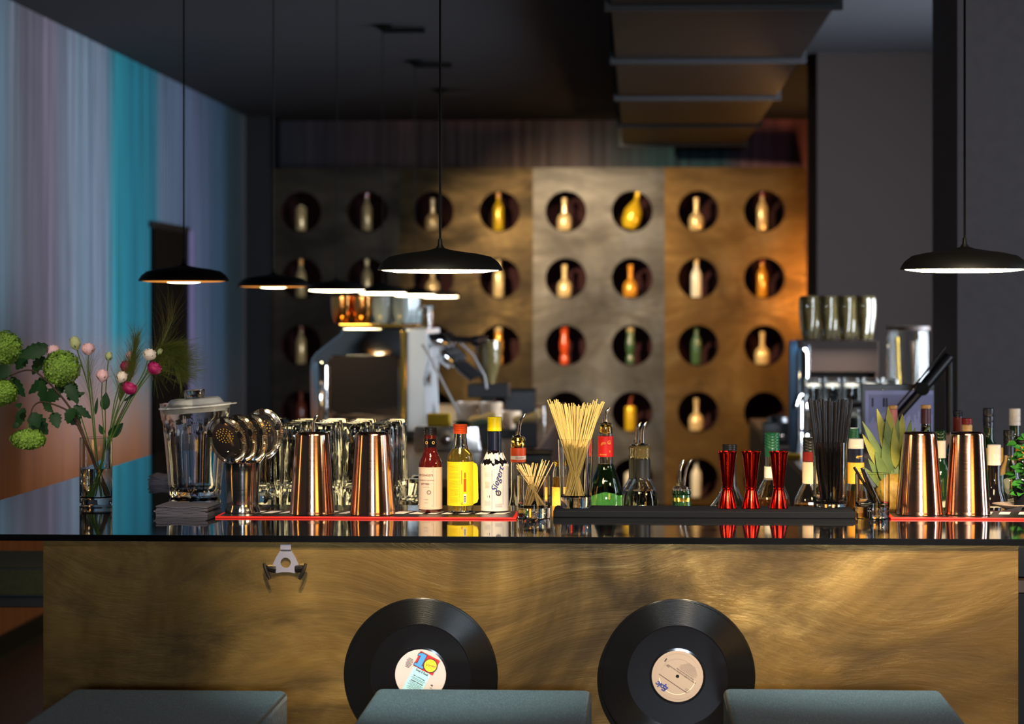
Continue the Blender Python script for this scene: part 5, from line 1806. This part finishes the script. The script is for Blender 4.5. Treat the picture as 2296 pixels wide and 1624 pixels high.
for i, (px, Y) in enumerate(((943, 5.93), (950, 6.04))):
    p, s = bench(px, Y, BZ + .001)
    solo('low_tumbler', tumbler_mesh(.030, .034, .20), 'glass', p, 'clear taller tumbler behind the dark red bitters bottle', 'glass', 'taller tumblers behind the bitters bottles')

# ================================================================ coffee machine
YM = 10.35                      # its side that faces the bar
CC = 0.97


def mp(px, py):
    v = atY(px, py, YM)
    return v.x, v.z


x0m, zbm = mp(695, 970)
t = thing('coffee_machine', 'large chrome lever coffee machine with mirror side panel', 'coffee machine', (x0m, YM, CC + .001))
ox, oz = x0m, CC + .001
L = lambda pts: [(mp(x, y)[0] - ox, mp(x, y)[1] - oz) for x, y in pts]
DY = .72
body = L([(700, 968), (697, 925), (695, 830), (698, 806), (708, 792), (764, 748), (768, 735), (905, 735), (912, 742), (912, 968)])
part('body_shell', G().prism(body, 0, DY).mesh('body', bevel=.008, segs=3, angle=60), 'chrome', t)
part('side_panel', G().prism(L([(745, 922), (738, 915), (738, 808), (750, 801), (886, 801), (893, 808), (893, 925), (886, 930), (760, 927)]), -.006, -.0005).mesh('panel', bevel=.002), 'darkmirror', t)
part('panel_trim', G().tube([Vector((x, -.004, z)) for x, z in L([(743, 925), (736, 917), (735, 806), (748, 799), (888, 799), (896, 806), (896, 928), (888, 932), (758, 930), (743, 925)])], .005, 8, False), 'chrome', t)
part('gold_edge', G().prism(L([(899, 742), (911, 742), (911, 968), (899, 968)]), -.014, DY + .01).mesh('edge', bevel=.003), 'gold', t)
part('front_block', G().prism(L([(912, 738), (955, 738), (957, 800), (950, 850), (955, 968), (912, 968)]), .0, DY).mesh('front', bevel=.004), 'palesteel', t)
part('base_tray', G().prism(L([(700, 969), (700, 980), (960, 980), (960, 969)]), -.01, DY).mesh('tray', bevel=.002), 'black', t)
xc, zc0 = L([(720, 962)])[0]
zc1 = L([(720, 812)])[0][1]
part('corner_column', G().lathe([(0, zc0), (.036, zc0), (.038, zc0 + .01), (.038, zc1 - .02), (.030, zc1), (0, zc1 + .006)], 32, Matrix.Translation((xc, -.004, 0))), 'chrome', t)
part('cup_rail', G().prism(L([(765, 733), (760, 727), (903, 727), (903, 733)]), .0, DY).mesh('rail', bevel=.002), 'gold', t)
for yy in (.12, .38, .62):
    q = G().tube([Vector((x, yy, z)) for x, z in L([(950, 765), (985, 765), (1000, 775)])], [.030, .034, .026], 16)
    part('group_head', q, 'chrome', t)
    h_ = part('portafilter', G().tube([Vector((x, yy, z)) for x, z in L([(985, 790), (1000, 805), (1012, 818)])], [.034, .036, .030], 16), 'chrome', t)
    part('handle', G().tube([Vector((x, yy, z)) for x, z in L([(1010, 812), (1030, 832), (1056, 852)])], [.010, .014, .015], 12), 'blackcap', h_)
    part('valve_knob', G().lathe([(0, -.02), (.02, -.018), (.024, 0), (.02, .018), (0, .02)], 20, Matrix.Translation((*[L([(1062, 766)])[0][0], yy, L([(1062, 766)])[0][1]],)) @ Matrix.Rotation(pi / 2, 4, 'Y')), 'blackcap', t)
    part('valve_stem', G().tube([Vector((x, yy, z)) for x, z in L([(990, 762), (1058, 766)])], .010, 10), 'blackcap', t)
part('steam_wand', G().tube([Vector((x, -.03, z)) for x, z in L([(948, 772), (960, 790), (995, 860), (1022, 912), (1030, 926)])], .0055, 10), 'dullsteel', t)
part('steam_wand', G().tube([Vector((x, .5, z)) for x, z in L([(1010, 770), (1042, 800), (1070, 850), (1075, 880)])], .0045, 10), 'dullsteel', t)
part('pressure_gauge', G().lathe([(0, 0), (.03, 0), (.034, .006), (.034, .02), (0, .02)], 28, Matrix.Translation((L([(952, 850)])[0][0] + .0, .05, L([(952, 850)])[0][1])) @ Matrix.Rotation(pi / 2, 4, 'Y')), 'chrome', t)
# cups on the machine
def cup_mesh(r, h):
    return G().lathe([(0, 0), (r * .62, 0), (r * .70, .004), (r * .92, h * .35), (r, h * .65), (r, h), (r - .003, h), (r - .004, h * .6), (r * .6, .012), (0, .010)], 32).mesh('cup', angle=60)


cm = cup_mesh(.046, .118)
cm2 = cup_mesh(.046, .118)
ztop = mp(800, 727)[1] + .001
M['cupgrey'] = mat('pale_glazed_cup', g((150, 160, 160)), 0.12, coat=0.8)
M['cupcopper'] = mat('copper_mug', (0.86, 0.40, 0.12), 0.16, metal=1.0)
for i, px in enumerate((760, 806, 852, 898)):
    for j in range(3):
        x = mp(px, 700)[0]
        cop = (i == 0) or (i == 1 and j == 0)
        o = solo('coffee_cup', (cm2 if cop else cm), 'cupcopper' if cop else 'cupgrey', (x + j * .004, YM + .10 + j * .12, ztop),
                 ('copper mug on top of the coffee machine' if cop else 'pale glazed cup on top of the coffee machine'), 'cup', ('copper mugs' if cop else 'pale cups') + ' on the coffee machine')
for j in range(2):
    solo('coffee_glass', tumbler_mesh(.030, .034, .10), 'glass', (mp(945, 700)[0], YM + .12 + j * .12, mp(900, 738)[1] + .001), 'clear glass at the front corner on the coffee machine', 'glass', 'glasses at the front corner of the coffee machine')

# things in front of the coffee machine on the same counter
def cpt(px, Y, z=CC):
    v = atY(px, 950, Y)
    return Vector((v.x, Y, z + .001))


p = cpt(1000, 9.75)
t = thing('steel_bin', 'low steel bar caddy with a round knob behind the bitters bottles', 'container', p)
sb = sc(p)
hb = (692 + (CZ - CC) * sb - 957) / sb
part('bin_body', G().prism([(-72 / sb, 0), (78 / sb, 0), (70 / sb, hb), (-72 / sb, hb)], 0, .22).mesh('bin', bevel=.006, segs=3), 'steel', t)
part('knob', G().lathe([(0, .0), (.022, .0), (.022, .006), (.016, .008), (0, .008)], 28, Matrix.Translation((0, 0, hb * .45)) @ Matrix.Rotation(pi / 2, 4, 'X')), 'darkmirror', t)
solo('sponge', G().box((-26 / sb, 0, 0), (26 / sb, .09, .048)).mesh('sponge', bevel=.005, segs=3), 'sponge', (p.x - 20 / sb, p.y + .04, p.z + hb + .001), 'thick yellow sponge on the steel caddy', 'sponge')
solo('green_cloth', G().grid(lambda u, v: ((u - .5) * .17, v * .10, .012 + .010 * sin(u * 7) * sin(v * 4 + 1)), 16, 10).mesh('cloth', thick=.006, fix=False), 'green', (p.x + 20 / sb + .07, p.y + .05, p.z + hb + .001), 'crumpled green cloth beside the yellow sponge', 'cloth')
for (px, Y, lab) in ((1082, 10.08, 'short wooden tamper handle behind the yellow capped bottle'), (1180, 10.08, 'rounded wooden handle lying behind the orange banded bottle')):
    o = cpt(px, Y)
    t = thing('wooden_tool', lab, 'tool', o)
    part('handle', G().lathe([(0, -.06), (.014, -.056), (.018, -.03), (.013, 0), (.019, .035), (.014, .055), (0, .058)], 24, Matrix.Translation((0, 0, .12)) @ Matrix.Rotation(radians(78), 4, 'Y')), 'wood', t)
    part('stand', G().box((-.045, -.03, 0), (.045, .03, .10)).mesh('stand', bevel=.003), 'black', t)
# espresso bowls
for i, (px, Y, k_) in enumerate(((1048, 10.8, 0), (1048, 10.8, 1), (1100, 10.75, 0), (1100, 10.75, 1), (1142, 10.9, 0))):
    o = cpt(px, Y, CC + .045 * k_ + .04)
    solo('coffee_bowl', G().lathe([(0, 0), (.025, 0), (.028, .006), (.052, .05), (.053, .075), (.050, .075), (.046, .05), (.02, .012), (0, .010)], 32).mesh('bowl', angle=60), 'china', (o.x, o.y, o.z),
         ['wide cream bowl under the portafilters, lower one of its stack', 'wide cream bowl under the portafilters, upper one of its stack', 'cream bowl beside the first stack, lower one of its pair', 'cream bowl beside the first stack, upper one of its pair', 'single cream bowl at the end of the row'][i], 'bowl', 'cream bowls beside the coffee machine')
o = cpt(1095, 10.82)
solo('bowl_tray', G().box((-.15, -.07, 0), (.15, .08, .038)).mesh('tray', bevel=.003), 'black', o, 'low black tray under the cream bowls', 'tray')
o = cpt(1092, 11.3)
t = thing('coffee_grinder', 'black coffee grinder top behind the portafilters', 'coffee grinder', o)
part('grinder_body', G().box((-.03, 0, 0), (.03, .16, .16)).mesh('gb', bevel=.004), 'black', t)
part('grinder_head', G().box((-.09, -.03, .16), (.10, .20, .225)).mesh('gh', bevel=.006), 'black', t)
zj = 0.226
part('glass_hopper', G().lathe([(.03, zj), (.035, zj + .01), (.06, zj + .10), (.062, zj + .20), (.058, zj + .20), (.055, zj + .10), (.030, zj + .012)], 32, Matrix.Translation((.0, .08, 0))).mesh('hop'), 'smokeglass', t)
o = cpt(1212, 11.2)
solo('water_glass', tumbler_mesh(.028, .030, .13), 'glass', (o.x, o.y, o.z), 'single clear glass alone at the inner end of the coffee counter', 'glass')
for (px, Y, w_, h_, lab) in ((1165, 12.6, .16, .15, 'dark low crate on the coffee counter behind the cream bowls'), (1205, 9.0, .10, .035, 'flat dark tray near the inner edge of the coffee counter')):
    o = cpt(px, Y)
    t = thing('bar_crate', lab, 'crate', o)
    part('crate_body', G().box((-w_ / 2, 0, 0), (w_ / 2, .2, h_)).mesh('crate', bevel=.006), 'blacksatin', t)
    part('crate_rim', G().tube([(-w_ / 2, 0, h_), (w_ / 2, 0, h_), (w_ / 2, .2, h_), (-w_ / 2, .2, h_), (-w_ / 2, 0, h_)], .005, 8), 'rubber', t)

# ================================================================ service counter, right
CS = 0.95
YS = 9.9


def spt(px, py, Y=YS):
    return atY(px, py, Y)


# cabinet with the smoked bowls on top
a_, b_ = spt(1800, 765), spt(1975, 1000)
t = thing('undercounter_shelf', 'brown grey cabinet with smoked goblets on its top', 'cabinet', ((a_.x + b_.x) / 2, YS + .10, CS + .001))
hw = (b_.x - a_.x) / 2
ht = a_.z - CS
part('cabinet_top', G().box((-hw, 0, ht - .13), (hw, .36, ht)).mesh('top', bevel=.003), 'brownplastic', t)
for sx in (-1, 1):
    part('upright', G().box((sx * hw - .012 * (sx > 0), 0, 0), (sx * hw + .012 * (sx < 0), .36, ht - .13)).mesh('up'), 'brownplastic', t)
part('cabinet_back', G().box((-hw + .012, .34, 0), (hw - .012, .36, ht - .13)).mesh('bk'), 'brownplastic', t)
part('chrome_rod', G().tube([(-hw + .03, -.01, .05), (-hw + .03, -.01, ht - .02)], .006, 10), 'chrome', t)
gob = G().lathe([(0, 0), (.018, 0), (.021, .008), (.029, .05), (.035, .10), (.0365, .14), (.035, .170), (.029, .182), (.0, .184)], 36).mesh('goblet', angle=70)
for j in range(2):
    for i in range(4):
        px = 1803 + i * 41 + j * 12
        v = spt(px, 700, YS + .15 + j * .13)
        solo('smoked_goblet', gob, 'smokeglass', (v.x + .014, YS + .16 + j * .13, a_.z + .002), 'rounded smoked glass goblet on the brown grey cabinet', 'goblet', 'smoked goblets on the cabinet')
# chrome column; its blue highlight is put in as a blue painted strip
v = spt(1778, 765)
t = thing('tap_column', 'chrome tap column with a blue highlight beside the cabinet', 'tap', (v.x, YS, CS + .001))
hz_ = v.z - CS
part('blue_highlight', G().box((-.012, .0, .0), (.016, .10, hz_)).mesh('b', bevel=.002), 'bluehighlight', t)
part('chrome_column', G().lathe([(0, 0), (.030, 0), (.024, .02), (.022, .06), (.022, hz_ - .05), (.014, hz_ - .03), (0, hz_ - .028)], 32, Matrix.Translation((.042, -.005, 0))), 'chrome', t)
part('spout', G().tube([(.042, -.03, hz_ - .22), (.02, -.07, hz_ - .22), (.0, -.085, hz_ - .27)], .009, 10), 'chrome', t)
# glasses under the cabinet
tm = tumbler_mesh(.033, .036, .085)
for j in range(3):
    for i in range(5):
        v = spt(1822 + i * 43, 900, YS - .32 + j * .095)
        for z_, lay in ((.2360, 'upper'), (.1160, 'lower')):
            solo('shelf_tumbler', tm, 'glass', (v.x, YS - .35 + j * .095, CS + z_), 'clear low tumbler on the %s level of the wire rack before the cabinet' % lay, 'glass', 'low tumblers on the %s level of the wire rack' % lay)
v = spt(1822, 900, YS - .2)
v2 = spt(1994, 900, YS - .2)
t = thing('wire_rack', 'bright steel wire rack under the low tumblers', 'rack', ((v.x + v2.x) / 2, YS - .40, CS + .001))
wr = (v2.x - v.x) / 2 + .04
for zz in (.11, .23):
    for k_ in range(7):
        part('wire', G().tube([(-wr, k_ * .045, zz), (wr, k_ * .045, zz)], .0035, 6), 'chrome', t)
for k_ in range(2):
    x_ = -wr + 2 * wr * k_
    part('upright_wire', G().tube([(x_, .0, 0), (x_, .0, .225), (x_, .27, .225), (x_, .27, 0)], .0035, 6), 'chrome', t)
    part('cross_wire', G().tube([(x_, .0, .105), (x_, .27, .105)], .0035, 6), 'chrome', t)
# bright pitcher
v = spt(2036, 860, 10.3)
p = Vector((v.x + .0, 10.3, CS + .001))
sp_ = sc(p)
t = thing('glass_canister', 'tall clear ribbed canister with dark lid beside the pillar', 'canister', p)
hc = (692 + (CZ - CS) * sp_ - 742) / sp_
part('canister_wall', G().lathe([(0, 0), (.085, 0), (.09, .004), (.09, hc - .02), (.085, hc), (.081, hc), (.085, hc - .02), (.085, .012), (0, .012)], 64, mod=lambda a, z: 1 - .03 * abs(sin(8 * a))).mesh('can', angle=50), 'glass', t)
part('canister_lid', G().lathe([(0, hc + .001), (.092, hc + .001), (.092, hc + .018), (.05, hc + .022), (0, hc + .022)], 40), 'brownplastic', t)
part('utensil', G().tube([(-.03, 0, .02), (-.045, .02, hc - .03)], .010, 12), 'gold', t)
part('utensil', G().tube([(.02, .02, .02), (.035, -.01, hc - .04)], .009, 12), 'chrome', t)
part('utensil', G().tube([(.05, 0, .02), (.02, .03, hc - .05)], .008, 12), 'china', t)

# menu board standing before the pillar
v0, v1 = atY(1932, 862, 7.1), atY(2096, 992, 7.1)
t = thing('menu_board', 'black clip board showing a pale lilac printed sheet', 'menu board', (v0.x, 7.1, v1.z - .02))
W_, Hh = v1.x - v0.x, v0.z - v1.z + .02
part('board', G().box((0, .004, 0), (W_, .012, Hh)).mesh('board', bevel=.002), 'blacksatin', t)
pg = part('printed_sheet', G().box((.010, .0015, .012), (W_ - .004, .0035, Hh - .018)).mesh('sheet'), 'screen', t)
q = G()
for i in range(34):
    x_ = .022 + i * .0055
    L_ = R_.uniform(.04, .085)
    q.add([(x_, .001, Hh - .030 - L_), (x_ + .0018, .001, Hh - .030 - L_), (x_ + .0018, .001, Hh - .030), (x_, .001, Hh - .030)], [(0, 1, 2, 3)])
part('small_print', q.mesh('print', smooth=False, fix=False), mat('violet_grey_print', g((88, 88, 130)), 0.6), pg)
for x_ in (.030, .062, .070):
    part('bold_print', G().box((x_, .0005, Hh - .066), (x_ + .005, .0012, Hh - .040)).mesh('print', smooth=False), 'ink', pg)
for x_ in (W_ * .28, W_ * .70):
    part('clip', G().lathe([(0, 0), (.003, .001), (.0025, .006), (0, .007)], 12, Matrix.Translation((x_, .0, Hh - .014)) @ Matrix.Rotation(pi / 2, 4, 'X')), 'chrome', t)
part('stand_leg', G().box((W_ * .4, .013, -(v1.z - .02)), (W_ * .4 + .03, .03, .05)).mesh('leg'), 'black', t)
# lamp arm in front of the board
a0, a1, a2 = atY(1985, 965, 6.9), atY(2068, 872, 6.92), atY(2128, 800, 6.95)
t = thing('reading_lamp', 'black jointed lamp arm slanting across the printed sheet', 'lamp', a0)
part('lower_arm', G().tube([(0, 0, 0), a1 - a0], .0125, 12), 'blackcap', t)
part('upper_arm', G().tube([a1 - a0, a2 - a0], .0165, 12), 'blackcap', t)
part('tension_rod', G().tube([Vector((-.01, -.005, .018)), a1 - a0 + Vector((-.012, 0, .02)), a2 - a0 + Vector((-.01, 0, .028))], .0028, 8), 'blackcap', t)
part('joint', G().lathe([(0, -.018), (.019, -.016), (.019, .016), (0, .018)], 20, Matrix.Translation(a1 - a0) @ Matrix.Rotation(pi / 2, 4, 'X')), 'lampblack', t)
part('pole', G().tube([a2 - a0, Vector((a2.x - a0.x + .01, .1, 1.0 - a0.z)), Vector((a2.x - a0.x + .01, .1, -a0.z))], [.012, .014, .014], 12), 'blackcap', t)
part('pole_base', G().lathe([(0, 0), (.07, 0), (.07, .012), (.02, .02), (0, .02)], 32, Matrix.Translation((a2.x - a0.x + .01, .1, -a0.z))), 'blackcap', t)

# dark machine and tools on the near part of the service counter
for (px, py, Y, w_, d_, h_, mm, nm, lab, cat) in (
        (1735, 905, 10.6, .13, .2, .10, 'blacksatin', 'juicer', 'dark low appliance at the corner of the service counter', 'appliance'),
        (1755, 930, 9.6, .11, .07, .022, 'sponge', 'sponge', 'flat yellow sponge at the edge of the service counter', 'sponge')):
    v = atY(px, py, Y)
    t = thing(nm, lab, cat, (v.x + .02, Y, CS + .001))
    part('body', G().box((-w_ / 2, 0, 0), (w_ / 2, d_, h_)).mesh('b', bevel=.008, segs=3), mm, t)
    if nm == 'juicer':
        part('lid', G().lathe([(0, h_), (.05, h_), (.045, h_ + .02), (.015, h_ + .03), (0, h_ + .03)], 24, Matrix.Translation((0, .08, 0))), 'blackcap', t)
        part('side_knob', G().lathe([(0, 0), (.016, 0), (.014, .02), (0, .022)], 20, Matrix.Translation((0.02, 0, h_ * .4)) @ Matrix.Rotation(pi / 2, 4, 'X')), 'chrome', t)
